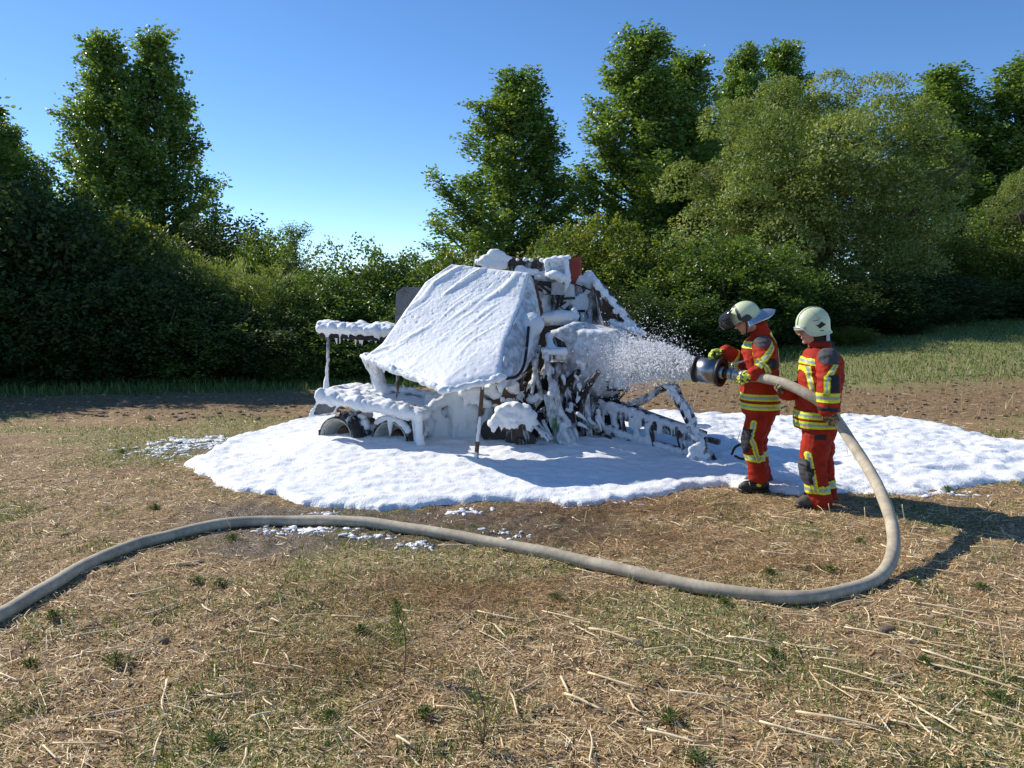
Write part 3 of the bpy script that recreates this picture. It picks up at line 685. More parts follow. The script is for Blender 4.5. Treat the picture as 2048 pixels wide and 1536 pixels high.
bidx = np.concatenate([np.arange(nu), (np.arange(1, nv) * nu + nu - 1), (nv - 1) * nu + np.arange(nu - 2, -1, -1), np.arange(nv - 2, 0, -1) * nu]); nb = np.roll(bidx, -1)
n0 = nu * nv
hood_mb.add(np.concatenate([und, und2]), np.concatenate([gridq(nv, nu), gridq(nv, nu, n0, True), np.stack([bidx, nb, nb + n0, bidx + n0], 1)]))
hood = bpart('hood', hood_mb, M['burnt_mid'], smooth=True)
tag(hood, 'hood panel of the baler propped open, evenly coated with foam')
fl = MB(); fl.add(np.concatenate([top, und]), np.concatenate([gridq(nv, nu), gridq(nv, nu, n0, True), np.stack([bidx, nb, nb + n0, bidx + n0], 1)]))
o = bpart('foam_layer', fl, M['foam'], hood, True)
# rounded foam bead and drips along the lower lip of the hood
mb = MB()
for a, c, n in ((E, Fm, 16), (Fm, Gp, 10)):
    cap_row(mb, a, c, 0.07, 0.035, n, 0.25)
drips(mb, E, E + (Fm - E) * 0.45, 7, 0.04, 0.13, 0.02); drips(mb, Fm + (Gp - Fm) * 0.1, Gp, 5, 0.03, 0.09, 0.018)
for t_ in (0.0, 0.12): mb.tube([E + (Fm - E) * t_, E + (Fm - E) * t_ + (0.02, 0.03, -0.12)], [0.04, 0.02], 7)
bfoam('foam_drip', mb, 0.014, 0.012, 12, hood, 2, seed=3)
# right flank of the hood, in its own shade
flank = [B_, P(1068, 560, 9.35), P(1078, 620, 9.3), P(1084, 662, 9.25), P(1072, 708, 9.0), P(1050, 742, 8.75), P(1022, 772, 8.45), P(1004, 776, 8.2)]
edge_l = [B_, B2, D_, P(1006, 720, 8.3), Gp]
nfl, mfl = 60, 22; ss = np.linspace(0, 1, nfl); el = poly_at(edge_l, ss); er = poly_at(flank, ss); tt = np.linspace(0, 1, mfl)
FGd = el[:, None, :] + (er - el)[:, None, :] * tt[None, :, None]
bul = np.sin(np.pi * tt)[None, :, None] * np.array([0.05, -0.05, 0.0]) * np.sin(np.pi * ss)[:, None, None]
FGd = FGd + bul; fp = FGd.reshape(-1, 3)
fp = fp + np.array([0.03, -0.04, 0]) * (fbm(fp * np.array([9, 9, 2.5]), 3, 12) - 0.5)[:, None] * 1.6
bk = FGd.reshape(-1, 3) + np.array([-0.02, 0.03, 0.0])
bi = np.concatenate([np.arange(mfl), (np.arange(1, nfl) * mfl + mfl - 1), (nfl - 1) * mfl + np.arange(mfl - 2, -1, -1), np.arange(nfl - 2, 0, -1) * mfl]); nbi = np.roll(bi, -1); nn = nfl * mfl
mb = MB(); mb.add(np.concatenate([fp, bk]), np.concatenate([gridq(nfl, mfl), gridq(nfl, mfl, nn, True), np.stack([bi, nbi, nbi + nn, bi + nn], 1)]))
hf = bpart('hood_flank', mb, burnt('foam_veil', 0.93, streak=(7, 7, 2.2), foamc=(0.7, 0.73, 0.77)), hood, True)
mb = MB(); mb.ball(P(1060, 648, 9.0), (0.16, 0.16, 0.13), 12); mb.tube([P(1058, 640, 8.98), P(1052, 690, 8.8), P(1040, 735, 8.6)], [0.09, 0.07, 0.03], 9); mb.tube([P(1018, 740, 8.35), P(1000, 772, 8.2), P(1004, 786, 8.2)], [0.05, 0.04, 0.012], 8)
bfoam('foam_sheet', mb, 0.02, 0.02, 7, hood, 3, seed=6, mat='foam_wet')
mb = MB(); mb.tube([P(1057, 655, 8.8), P(1054, 690, 8.65), P(1048, 730, 8.5), P(1034, 752, 8.38), P(1014, 757, 8.2)], 0.017, 8, 5); bpart('cable', mb, M['burnt_black'], hood, True)
# prop stake
mb = MB(); mb.tube([P(967, 752, 8.2), P(960, 830, 8.22), P(951, 932, 8.25)], [0.02, 0.022, 0.024], 8, 3); bpart('prop_stake', mb, M['rust_brown'], None, True)
mb = MB(); mb.tube([P(960, 835, 8.2), P(955, 880, 8.22)], [0.02, 0.024], 8); mb.tube([P(952, 905, 8.23), P(951, 930, 8.24)], [0.018, 0.026], 8); bfoam('foam_smear', mb, 0.012, 0.008, 20, None, 1, seed=9, mat='foam_wet')

# --- rear: carrier plate, pole, fender and wheels
mb = MB(); pl = [P(640, 658, 9.7), P(780, 668, 9.6), P(800, 655, 10.3), P(650, 648, 10.3)]
mb.prism(pl, (0, 0, -0.10)); rp = bpart('rear_carrier', mb, M['burnt_black'])
mb = MB(); cap_row(mb, P(640, 655, 9.72), P(782, 662, 9.62), 0.16, 0.055, 24); cap_row(mb, P(650, 650, 10.0), P(790, 656, 9.95), 0.45, 0.05, 14); drips(mb, P(645, 660, 9.7), P(785, 672, 9.6), 26, 0.03, 0.13, 0.02)
mb.ball(P(642, 656, 9.72), (0.07, 0.09, 0.045)); bfoam('foam_cap', mb, 0.016, 0.02, 14, rp, 2, seed=10)
mb = MB(); drips(mb, P(665, 672, 9.72), P(750, 682, 9.68), 9, 0.03, 0.09, 0.018); cap_row(mb, P(650, 668, 9.72), P(760, 680, 9.66), 0.05, 0.016, 16); bfoam('foam_fringe', mb, 0.012, 0.008, 14, rp, 1, seed=11)
mb = MB(); mb.tube([P(657, 668, 9.75), P(656, 720, 9.72), P(654, 800, 9.7)], 0.022, 8); pole = bpart('rear_pole', mb, M['burnt_dark'], None, True)
mb = MB(); mb.tube([P(655, 720, 9.69), P(653, 760, 9.68), P(652, 778, 9.66)], [0.012, 0.026, 0.04], 8); bfoam('foam_smear', mb, 0.013, 0.008, 16, pole, 1, seed=12)
mb = MB(); mb.prism([P(792, 585, 10.1), P(806, 574, 10.1), P(850, 574, 10.1), P(850, 650, 10.1), P(790, 650, 10.1)], (0.05, 0.45, 0)); bpart('rear_box', mb, M['ash_grey'])
# fender
f0, f1, f2, f3 = P(640, 792, 9.05), P(838, 830, 8.75), P(885, 797, 9.75), P(695, 774, 10.1)
mb = MB(); mb.prism([f0, f1, f2, f3], (0, 0, -0.05)); mb.prism([P(820, 815, 8.76), P(840, 828, 8.75), P(842, 900, 8.75), P(830, 900, 8.75)], (0.05, 0.5, 0)); fd = bpart('fender', mb, M['burnt_mid'])
mb = MB(); mb.prism([P(640, 793, 9.06), P(682, 797, 9.02), P(676, 808, 9.02), P(668, 824, 9.03), P(619, 832, 9.06)], (0.03, 0.05, 0.0)); bpart('end_plate', mb, simple('plate_grey', (0.16, 0.16, 0.165), 0.5, 0.2, 0.3, 9), fd)
mb = MB(); cap_row(mb, f0, f1, 0.17, 0.075, 30, 0.3); 
for s in np.linspace(0.12, 0.95, 6): cap_row(mb, f0 + (f3 - f0) * s, f1 + (f2 - f1) * s, 0.24, 0.06, 18, 0.3)
drips(mb, P(690, 806, 9.0), P(835, 832, 8.75), 20, 0.03, 0.10, 0.022); drips(mb, P(645, 797, 9.02), P(690, 806, 9.0), 5, 0.02, 0.06, 0.02)
mb.tube([P(641, 794, 9.03), P(620, 833, 9.04)], 0.018, 7); mb.tube([P(620, 833, 9.04), P(668, 826, 9.02)], 0.014, 7); mb.tube([P(684, 800, 9.0), P(668, 824, 9.0)], 0.012, 7)
mb.tube([f1, P(838, 860, 8.73), P(842, 895, 8.73)], [0.05, 0.045, 0.06], 8)
bfoam('foam_cap', mb, 0.018, 0.022, 12, fd, 2, seed=14)
# back posts and lower beam
mb = MB(); mb.beam(P(752, 735, 9.7), P(762, 790, 9.7), 0.15, 0.15, (0, 1, 0)); mb.beam(P(765, 778, 9.7), P(890, 800, 9.6), 0.12, 0.13); fr = bpart('rear_frame', mb, M['burnt_foamy'])
mb = MB(); mb.tube([P(752, 728, 9.6), P(757, 765, 9.6), P(768, 786, 9.58)], [0.075, 0.07, 0.09], 9); cap_row(mb, P(770, 775, 9.62), P(885, 794, 9.52), 0.1, 0.03, 18); drips(mb, P(805, 778, 9.55), P(880, 792, 9.5), 8, 0.03, 0.1, 0.016); mb.tube([P(735, 715, 9.3), P(748, 740, 9.5)], [0.07, 0.07], 8)
bfoam('foam_cap', mb, 0.018, 0.018, 13, fr, 2, seed=15)
mb = MB(); mb.tube([P(797, 742, 8.95), P(795, 775, 8.95), P(793, 796, 8.93)], [0.024, 0.022, 0.008], 7); bpart('hanging_strap', mb, M['burnt_mid'], None, True)
# wheels
def wheel(c, axis, R_rim=0.25, wid=0.30):
    axis = np.asarray(axis, float); axis /= np.linalg.norm(axis)
    s = np.cross((0, 0, 1), axis); s /= np.linalg.norm(s); u = np.cross(axis, s)
    w = ob('wheel', None, None, baler); w.empty_display_size = 0.1
    def revolve(prof, n=40):
        a = np.arange(n) * 2 * math.pi / n; k = len(prof)
        V = np.concatenate([c + axis * d + r * (np.cos(a)[:, None] * s + np.sin(a)[:, None] * u) for d, r in prof])
        i = np.arange(n); j = (i + 1) % n
        Q = np.concatenate([np.stack([q * n + i, q * n + j, ((q + 1) % k) * n + j, ((q + 1) % k) * n + i], 1) for q in range(k)])
        return V, Q
    R = R_rim
    prof = [(0.0, R), (0.012, R - 0.006), (0.0, R - 0.018), (-0.035, R - 0.03), (-0.045, R - 0.045), (-0.10, R - 0.05), (-0.115, R - 0.07), (-0.20, R - 0.075), (-0.215, R - 0.10), (-0.20, R * 0.36), (-0.15, R * 0.30), (-0.14, 0.04), (-0.13, 0.01), (-wid, 0.01), (-wid, R - 0.02), (-0.05, R - 0.045), (-0.01, R - 0.006)]
    V, Q = revolve(prof); mb = MB(); mb.add(V, Q); bpart('rim', mb, M['rim_grey'], w, True)
    mb = MB(); mb.tube([c - axis * 0.185, c - axis * 0.12], [R * 0.52, R * 0.34], 24, 1, 1, False); bpart('hub_shade_disc', mb, M['rust_brown'], w, True)  # dark disc at the hub paints the shade of the rim's hollow
    Rt = R + 0.13; prof = [(-0.03, R - 0.03), (0.0, R + 0.015), (0.01, R + 0.06), (-0.02, Rt - 0.02), (-0.06, Rt), (-wid - 0.08, Rt), (-wid - 0.13, Rt - 0.04), (-wid - 0.13, R - 0.02)]
    V, Q = revolve(prof, 64)
    rad = V - c; ax = rad @ axis; rv = rad - ax[:, None] * axis; rl = np.linalg.norm(rv, axis=1); an = np.arctan2(rv @ u, rv @ s)
    # the burnt tyre sags and is torn open on its rear upper quarter
    sag = 1 - 0.22 * (fbm(np.stack([np.cos(an) * 2, np.sin(an) * 2, ax * 4], 1), 3, int(abs(c[0]) * 10)) - 0.25)
    sag *= 1 - 0.32 * np.exp(-((an - 2.2) / 0.75) ** 2)
    lug = 1 + 0.03 * np.sign(np.sin(an * 24 + ax * 18)) * (rl > R + 0.08)
    f = np.where(rl > R + 0.02, sag * lug, 1.0); V = c + ax[:, None] * axis + rv * np.maximum(f, (R + 0.01) / rl * np.minimum(1, rl / (R + 0.01)))[:, None]
    mb = MB(); mb.add(V, Q); bpart('tyre', mb, M['tyre'], w, True)
    return w, s, u
M['tyre'] = burnt('burnt_tyre', 0.42, ((0.008, 0.008, 0.01), (0.015, 0.015, 0.017), (0.035, 0.034, 0.034)), streak=(8, 8, 5))
ax_ = np.array([-0.42, -0.90, 0.03])
for k, (px_, py_, Yw) in enumerate(((672, 874, 9.1), (780, 882, 8.95))):
    c = P(px_, py_, Yw); w, s_, u_ = wheel(c, ax_, 0.225)
    mb = MB()
    for j in range(9):
        a = 0.25 + j * 0.16 + brng.normal(0, 0.05); mb.ball(c - ax_ * brng.uniform(0.15, 0.4) + 0.33 * (math.cos(a) * -s_ * (-1 if k else -1) + math.sin(a) * u_), (0.06, 0.07, 0.04), 8)
    if k: 
        for a in np.linspace(0.5, 2.3, 10): mb.ball(c - ax_ * 0.02 + 0.27 * (math.cos(a) * s_ + math.sin(a) * u_), (0.05, 0.04, 0.035), 8)
        mb.tube([c + 0.24 * u_ - ax_ * 0.01, c + 0.1 * u_, c + 0.04 * u_], [0.035, 0.02, 0.006], 7)
    bfoam('foam_smear', mb, 0.016, 0.02, 14, w, 1, seed=20 + k)

# --- left body wall with streaming foam
mb = MB(); mb.prism([P(838, 828, 9.1), P(900, 792, 9.15), P(1000, 775, 9.2), P(1012, 895, 9.15), P(842, 905, 9.05)], (0.1, 0.7, 0))
wl = bpart('side_wall', mb, M['burnt_mid'])
mb = MB()
for k in range(34):
    px_ = brng.uniform(845, 985); py_ = brng.uniform(795 + max(0, (890 - px_)) * 0.4, 885); p = P(px_, py_, 9.12); L = brng.uniform(0.1, 0.35)
    mb.tube([p + (0, 0, L * 0.5), p, p - (0, 0.03, L * 0.5)], [0.05, 0.075, 0.05], 8, flat=0.8)
cap_row(mb, P(845, 822, 9.05), P(905, 792, 9.15), 0.2, 0.06); cap_row(mb, P(900, 790, 9.15), P(1000, 778, 9.2), 0.2, 0.07)
bfoam('foam_sheet', mb, 0.02, 0.045, 6, wl, 4, stretch=(1.3, 1.3, 0.5), seed=31, mat='foam_wet')

# --- the scorched core of the machine
mb = MB(); mb.prism([P(985, 775, 9.55), P(1070, 640, 9.6), P(1235, 690, 9.6), P(1245, 890, 9.5), P(985, 895, 9.4)], (0.1, 0.9, 0)); core = bpart('bale_chamber', mb, M['burnt_black'])
mb = MB()
for k in range(70):
    a = P(brng.uniform(985, 1200), brng.uniform(735, 880), brng.uniform(9.0, 9.4)); dv = brng.normal(0, 1, 3) * (0.16, 0.06, 0.16)
    mb.tube([a, a + dv * 0.5 + brng.normal(0, 0.02, 3), a + dv], brng.uniform(0.012, 0.04), 7, 2)
bpart('linkage', mb, M['burnt_dark'], core, True)
def disc(name, c, R, w, mat, axis=(-0.2, -0.97, 0.05), parent=None, teeth=0):
    axis = np.asarray(axis) / np.linalg.norm(axis); mb = MB(); c = np.asarray(c)
    mb.tube([c + axis * w / 2, c - axis * w / 2], [R, R], 28, 1, 1, False); mb.tube([c + axis * (w / 2 + 0.03), c - axis * w / 2], [R * 0.3, R * 0.3], 14, 1, 1, False)
    if teeth:
        s = np.cross((0, 0, 1), axis); s /= np.linalg.norm(s); u = np.cross(axis, s)
        for k in range(teeth):
            a = k * 2 * math.pi / teeth; mb.ball(c + R * (math.cos(a) * s + math.sin(a) * u), 0.016, 6)
    return bpart(name, mb, mat, parent or core, False)
disc('pulley', P(988, 862, 8.95), 0.15, 0.08, M['burnt_black']); disc('pulley', P(1042, 884, 8.8), 0.17, 0.1, M['burnt_dark'])
disc('sprocket', P(1070, 850, 8.9), 0.13, 0.03, M['burnt_black'], teeth=18); disc('sprocket', P(1052, 770, 9.2), 0.14, 0.04, M['burnt_black'], teeth=16)
disc('roller_end', P(1010, 800, 9.05), 0.12, 0.2, M['rust_brown'])
mb = MB(); mb.prism([P(990, 832, 8.75), P(1005, 812, 8.75), P(1035, 808, 8.75), P(1062, 828, 8.75), P(1070, 852, 8.75), P(1045, 860, 8.75), P(1000, 862, 8.75)], (0, 0.12, 0.0)); cg = bpart('chain_guard', mb, M['burnt_dark'], core)
mb = MB()
for px_, py_, r in ((992, 836, .06), (1002, 822, .07), (1015, 814, .07), (1030, 814, .075), (1046, 820, .08), (1058, 832, .075), (1066, 846, .06), (1010, 832, .07), (1030, 832, .07), (1046, 840, .06), (985, 846, .05), (1012, 845, .05), (1024, 850, .05)):
    mb.ball(P(px_, py_, 8.72), (r * 1.15, r * 1.3, r * 0.85), 9)
drips(mb, P(985, 850, 8.68), P(1065, 855, 8.68), 12, 0.03, 0.08, 0.02); bfoam('foam_cap', mb, 0.017, 0.028, 13, cg, 2, seed=33)
mb = MB()
for px_, py_, r in ((935, 782, .08), (948, 778, .09), (980, 780, .07), (992, 790, .06), (940, 795, .05), (1024, 770, .07), (1030, 780, .05), (1065, 800, .06), (1078, 792, .045), (1020, 800, .05), (960, 800, .05), (975, 806, .045), (1110, 812, .05), (1110, 838, .06), (1018, 868, .06), (1024, 878, .045), (1060, 885, .04), (995, 812, .04)):
    p = P(px_, py_, 8.98); mb.ball(p, (r * 1.25, r * 1.1, r * 0.8), 9)
    for k in range(3): mb.ball(p + brng.normal(0, r * 0.6, 3), r * brng.uniform(0.4, 0.65), 7)
drips(mb, P(930, 800, 8.97), P(985, 812, 8.97), 9, 0.04, 0.15, 0.025); tag(bfoam('foam_lumps', mb, 0.016, 0.024, 15, core, 2, seed=34), kind='stuff')
mb = MB()
for k in range(90):
    p = P(brng.uniform(985, 1200), brng.uniform(700, 885), brng.uniform(8.85, 9.3)); r = brng.uniform(0.012, 0.035); L = brng.uniform(0.03, 0.14); sl = brng.normal(0, 0.03)
    mb.tube([p, p + (sl, 0, -L * 0.5), p + (sl * 1.5, 0, -L)], [r, r * 0.7, r * 0.35], 7)
tag(bfoam('foam_rags', mb, 0.013, 0.02, 18, core, 1, stretch=(1.2, 1.2, .5), seed=71), kind='stuff')
mb = MB()
for k in range(16):
    p = P(brng.uniform(1075, 1190), brng.uniform(560, 650), brng.uniform(9.9, 10.0)); dv = brng.normal(0, 1, 3) * (0.12, 0.03, 0.1)
    mb.tube([p, p + dv], brng.uniform(0.006, 0.018), 6)
tag(bpart('wire_tangle', mb, M['burnt_black'], core, True), kind='stuff')
# slanting struts and braces veiled with foam
mb = MB()
for a, c, w in (((1062, 700, 9.0), (1085, 800, 8.95), .06), ((1078, 690, 9.05), (1062, 790, 9.0), .05), ((1090, 700, 8.95), (1122, 840, 8.8), .05), ((1112, 745, 9.0), (1100, 830, 8.95), .05), ((1085, 840, 8.72), (1105, 880, 8.62), .035), ((1068, 836, 8.75), (1104, 878, 8.6), .03), ((1130, 770, 9.1), (1150, 885, 8.95), .09), ((1172, 790, 9.1), (1178, 872, 9.0), .07)):
    mb.beam(P(*a), P(*c), w, w * 0.6)
st = bpart('strut', mb, M['burnt_mid'], core)
mb = MB()
for a, c, r in (((1090, 700, 8.9), (1104, 790, 8.8), .05), ((1070, 720, 8.95), (1064, 770, 8.92), .035), ((1110, 770, 8.85), (1135, 850, 8.78), .045), ((1105, 760, 8.9), (1102, 800, 8.85), .05), ((1125, 850, 8.78), (1148, 895, 8.7), .045), ((1060, 845, 8.7), (1095, 880, 8.62), .03)):
    mb.tube([P(*a), (P(*a) + P(*c)) / 2 + brng.normal(0, .02, 3), P(*c)], [r * 0.6, r * 0.4, r * 0.65], 8)
sm_ = bfoam('foam_smear', mb, 0.012, 0.04, 16, st, 1, stretch=(1.2, 1.2, .5), seed=36, mat='foam_wet', fine=0.012); sm_.data.materials.clear(); sm_.data.materials.append(M['burnt_foamy'])
mb = MB(); mb.prism([P(1086, 790, 8.86), P(1108, 782, 8.86), P(1132, 840, 8.8), P(1158, 898, 8.66), P(1128, 906, 8.66), P(1100, 852, 8.8)], (0.02, 0.04, 0)); tag(bpart('green_guard', mb, M['green_paint']), 'green painted guard sheet streaked with foam')
# shelf in the front, below the opening's painted shade
mb = MB(); mb.box(P(1108, 712, 9.05), (0.13, 0.14, 0.03)); mb.box(P(1110, 735, 9.1), (0.12, 0.12, 0.06)); sh = bpart('shelf', mb, M['burnt_mid'])
mb = MB(); mb.box(P(1108, 702, 9.0), (0.14, 0.15, 0.035)); mb.tube([P(1098, 672, 9.1), P(1100, 690, 9.0), P(1112, 704, 8.95)], [0.035, 0.03, 0.035], 8); drips(mb, P(1088, 706, 8.88), P(1130, 704, 8.88), 6, 0.02, 0.06, 0.02); bfoam('foam_cap', mb, 0.016, 0.02, 12, sh, 2, seed=38)
# rounded front cover
mb = MB(); R_ = np.array([[0.93, -0.36, 0], [0.36, 0.93, 0], [0, 0, 1]])
c0 = P(1182, 712, 9.55)
mb.box(c0 + (0.0, 0, 0.0), (0.40, 0.40, 0.33), R_); mb.ball(c0 + (0.0, 0, 0.05), (0.45, 0.45, 0.33), 20, R_); mb.ball(c0 + (0.04, -0.03, -0.28), (0.42, 0.42, 0.22), 18, R_); mb.prism([c0 + (-0.46, -0.28, 0.30), c0 + (0.30, -0.45, 0.26), c0 + (0.44, 0.2, 0.16), c0 + (-0.3, 0.4, 0.30)], (0, 0, -0.06))
mb.tube([P(1125, 660, 9.3), P(1160, 655, 9.35), P(1215, 668, 9.5)], [0.05, 0.07, 0.07], 9, 3)
drips(mb, P(1135, 755, 9.1), P(1240, 760, 9.3), 10, 0.06, 0.2, 0.05, 0.015)
fc = bfoam('front_cover', mb, 0.022, 0.022, 6.0, None, 9, stretch=(2.2, 2.2, 0.6), seed=40, mat='foam_wet'); fc.data.materials.clear(); fc.data.materials.append(burnt('cover_foam', 0.97, streak=(5, 5, 2.4), foamc=(0.76, 0.79, 0.83)))
mb = MB(); mb.prism([P(1132, 768, 9.15), P(1165, 752, 9.15), P(1185, 760, 9.2), P(1140, 778, 9.2)], (0.05, 0.25, 0)); bpart('cover_underside', mb, M['rust_brown'], fc)
mb = MB(); mb.prism([P(1108, 672, 9.12), P(1128, 684, 9.12), P(1136, 698, 9.12), P(1128, 706, 9.12), P(1100, 700, 9.1), P(1103, 682, 9.1)], (0, -0.012, 0)); bpart('opening_shade_plate', mb, M['burnt_black'], fc)  # black plate stands in for the shade inside the cover's opening

# --- tall back frame, roller, top beam, lamp, red plate
mb = MB(); mb.prism([P(1066, 548, 10.1), P(1185, 562, 10.1), P(1200, 665, 10.0), P(1072, 665, 10.0)], (0.1, 0.35, 0)); bf = bpart('back_frame', mb, M['burnt_mid'])
mb = MB()
for k in range(42):
    p = P(brng.uniform(1082, 1180), brng.uniform(560, 655), 10.03); r = brng.uniform(0.025, 0.06); mb.tube([p + (0, 0, r * 1.3), p - (0, 0, r * brng.uniform(1, 3))], [r, r * 0.7], 8)
cap_row(mb, P(1075, 556, 10.05), P(1110, 558, 10.05), 0.12, 0.035); cap_row(mb, P(1160, 562, 10.05), P(1190, 563, 10.05), 0.16, 0.04); mb.ball(P(1182, 560, 10.03), 0.07)
bfoam('foam_sheet', mb, 0.018, 0.035, 10, bf, 2, stretch=(1.2, 1.2, 0.6), seed=42, mat='foam_wet')
mb = MB(); mb.beam(P(1064, 552, 9.75), P(1068, 650, 9.6), 0.055, 0.06, (0, 1, 0)); mb.beam(P(1070, 560, 9.7), P(1086, 655, 9.5), 0.04, 0.05, (0, 1, 0)); bpart('frame_post', mb, M['rust_brown'])
for a_, c_, w_, h_ in (((1070, 566, 9.95), (1102, 568, 9.95), 0.08, 0.06), ((1112, 598, 9.95), (1150, 596, 9.95), 0.05, 0.03), ((1120, 612, 9.96), (1132, 604, 9.96), 0.04, 0.02)):
    mb = MB(); mb.beam(P(*a_), P(*c_), w_, h_); bpart('cross_bar', mb, M['burnt_black'])
mb = MB(); mb.tube([P(1078, 640, 9.6), P(1158, 637, 9.6)], [0.075, 0.075], 20, 1, 1, False); ro = bpart('roller', mb, M['burnt_foamy'], None, True)
mb = MB(); mb.tube([P(1084, 636, 9.57), P(1120, 633, 9.57), P(1152, 634, 9.57)], [0.06, 0.075, 0.06], 12); mb.ball(P(1148, 622, 9.57), 0.035); mb.ball(P(1143, 627, 9.57), 0.03); bfoam('foam_cap', mb, 0.015, 0.014, 9, ro, 2, seed=43, mat='foam_wet')
mb = MB(); mb.tube([P(1157, 637, 9.6), P(1160, 637, 9.6)], [0.08, 0.08], 20, 1, 1, False); bpart('roller_end', mb, M['burnt_black'], ro, True)
mb = MB(); mb.beam(P(955, 527, 10.2), P(1005, 522, 10.2), 0.2, 0.13); mb.tube([P(1000, 522, 10.2), P(1112, 535, 10.15)], [0.07, 0.08], 16, 1, 1, False); mb.box(P(1065, 550, 10.2), (0.3, 0.08, 0.12)); tb = bpart('top_beam', mb, M['burnt_dark'])
mb = MB()
for px_, py_, r in ((960, 524, .05), (970, 519, .06), (982, 517, .06), (990, 510, .075), (1000, 512, .06), (1012, 517, .04), (974, 530, .06), (990, 528, .07), (1005, 530, .06), (1020, 516, .025), (1035, 519, .02), (1050, 519, .028), (1062, 520, .026), (1085, 521, .03), (1098, 525, .022), (1040, 540, .06), (1055, 545, .06), (1090, 548, .05), (1070, 545, .05)):
    mb.ball(P(px_, py_, 10.1), (r * 1.3, r * 1.2, r), 9)
bfoam('foam_cap', mb, 0.015, 0.018, 16, tb, 2, seed=44)
mb = MB(); mb.tube([P(952, 512, 10.15), P(947, 545, 10.15)], 0.012, 6); bpart('rod', mb, M['burnt_mid'], None, True)
mb = MB(); mb.prism([P(1137, 518, 10.0), P(1160, 513, 10.0), P(1161, 548, 10.0), P(1150, 568, 10.0), P(1138, 566, 10.0)], (0.02, 0.06, 0)); tag(bpart('red_plate', mb, M['red_paint']), 'bare red plate at the top of the baler')
mb = MB(); mb.box(P(1115, 537, 10.0), (0.15, 0.1, 0.11)); lb = bpart('lamp_box', mb, burnt('lamp_box', 0.55, ((0.01, 0.01, 0.014), (0.03, 0.015, 0.015), (0.16, 0.03, 0.025))))
mb = MB(); cap_row(mb, P(1093, 522, 9.97), P(1135, 517, 9.97), 0.16, 0.03, 8); mb.ball(P(1110, 550, 9.85), (0.11, 0.08, 0.06)); mb.ball(P(1122, 556, 9.85), (0.07, 0.07, 0.06)); mb.tube([P(1132, 522, 9.9), P(1136, 560, 9.9), P(1128, 585, 9.9)], [.035, .04, .02], 8); mb.tube([P(1092, 525, 9.9), P(1093, 552, 9.9)], [.02, .025], 7); bfoam('foam_cap', mb, 0.015, 0.016, 15, lb, 2, seed=45)
mb = MB(); mb.prism([P(1104, 566, 9.85), P(1122, 560, 9.85), P(1130, 576, 9.85), P(1128, 590, 9.85), P(1102, 589, 9.85)], (0, 0.03, 0)); bpart('lamp_glass', mb, simple('lamp_glass', (0.33, 0.33, 0.36), 0.25, 0, 0.2, 30), lb)
# --- leaning arm on the right
mb = MB(); mb.prism([P(1186, 566, 9.95), P(1200, 572, 9.95), P(1222, 612, 9.9), P(1242, 655, 9.85), P(1256, 692, 9.8), P(1225, 680, 9.85), P(1205, 640, 9.9)], (0.04, 0.22, 0)); arm = bpart('arm_panel', mb, M['rust_brown'])
mb = MB(); mb.beam(P(1193, 565, 9.85), P(1275, 664, 9.6), 0.07, 0.10); mb.beam(P(1228, 648, 9.7), P(1278, 668, 9.55), 0.12, 0.05); mb.beam(P(1232, 660, 9.75), P(1262, 720, 9.7), 0.3, 0.04, (0, 1, 0)); ab = bpart('arm_bar', mb, M['burnt_dark'])
mb = MB(); cap_row(mb, P(1190, 562, 9.82), P(1274, 662, 9.57), 0.09, 0.03, 34, 0.6)
for k in range(26):
    s = brng.random(); p = P(1195, 570, 9.8) * (1 - s) + P(1270, 664, 9.56) * s; mb.ball(p + brng.normal(0, 0.03, 3), brng.uniform(0.015, 0.035), 7)
cap_row(mb, P(1230, 645, 9.68), P(1278, 664, 9.52), 0.14, 0.03); mb.tube([P(1276, 662, 9.55), P(1279, 690, 9.55), P(1277, 712, 9.55)], [0.045, 0.03, 0.01], 8); drips(mb, P(1225, 650, 9.66), P(1260, 664, 9.6), 6, 0.03, 0.08, 0.02)
bfoam('foam_cap', mb, 0.014, 0.016, 16, ab, 1, seed=47)

# --- drawbar with hydraulic hoses
mb = MB(); d0, d1 = P(1175, 806, 9.35), P(1405, 878, 8.6); e0, e1 = P(1185, 858, 9.3), P(1418, 925, 8.5)
mb.beam(d0, d1, 0.09, 0.12); mb.beam(e0, e1, 0.09, 0.14); mb.beam(d0 + (0.1, 0.6, 0), d1 + (0.05, 0.12, 0), 0.09, 0.12)
for t_ in (0.05, 0.3, 0.55, 0.8): mb.beam(d0 + (d1 - d0) * t_, e0 + (e1 - e0) * t_, 0.05, 0.14, (0, 1, 0))
mb.beam(d1 + (-0.05, 0.1, 0.02), d1 + (0.16, -0.1, -0.02), 0.06, 0.05); db = bpart('drawbar', mb, burnt('drawbar_steel', 0.42, streak=(14, 14, 6), foamc=(0.6, 0.63, 0.67)))
mb = MB(); cap_row(mb, d0 + (0, -0.02, .06), d1 + (0, -.02, .06), 0.09, 0.028, 40, 0.5); cap_row(mb, e0 + (0, -0.03, .05), e1 + (0, -.03, .05), 0.10, 0.03, 40, 0.5)
drips(mb, d0 + (0, -.05, .02), d1 + (0, -.05, .02), 40, 0.04, 0.2, 0.013, 0.005); drips(mb, e0 + (0, -.05, 0), e1 + (0, -.05, 0), 34, 0.05, 0.2, 0.016, 0.006)
for k in range(16):
    s = brng.random(); v = brng.random(); p = (d0 + (d1 - d0) * s) * (1 - v) + (e0 + (e1 - e0) * s) * v + (0, -0.04, 0); r = brng.uniform(0.02, 0.05); mb.tube([p + (0, 0, r), p - (0, 0, r * 2)], [r, r * 0.8], 7)
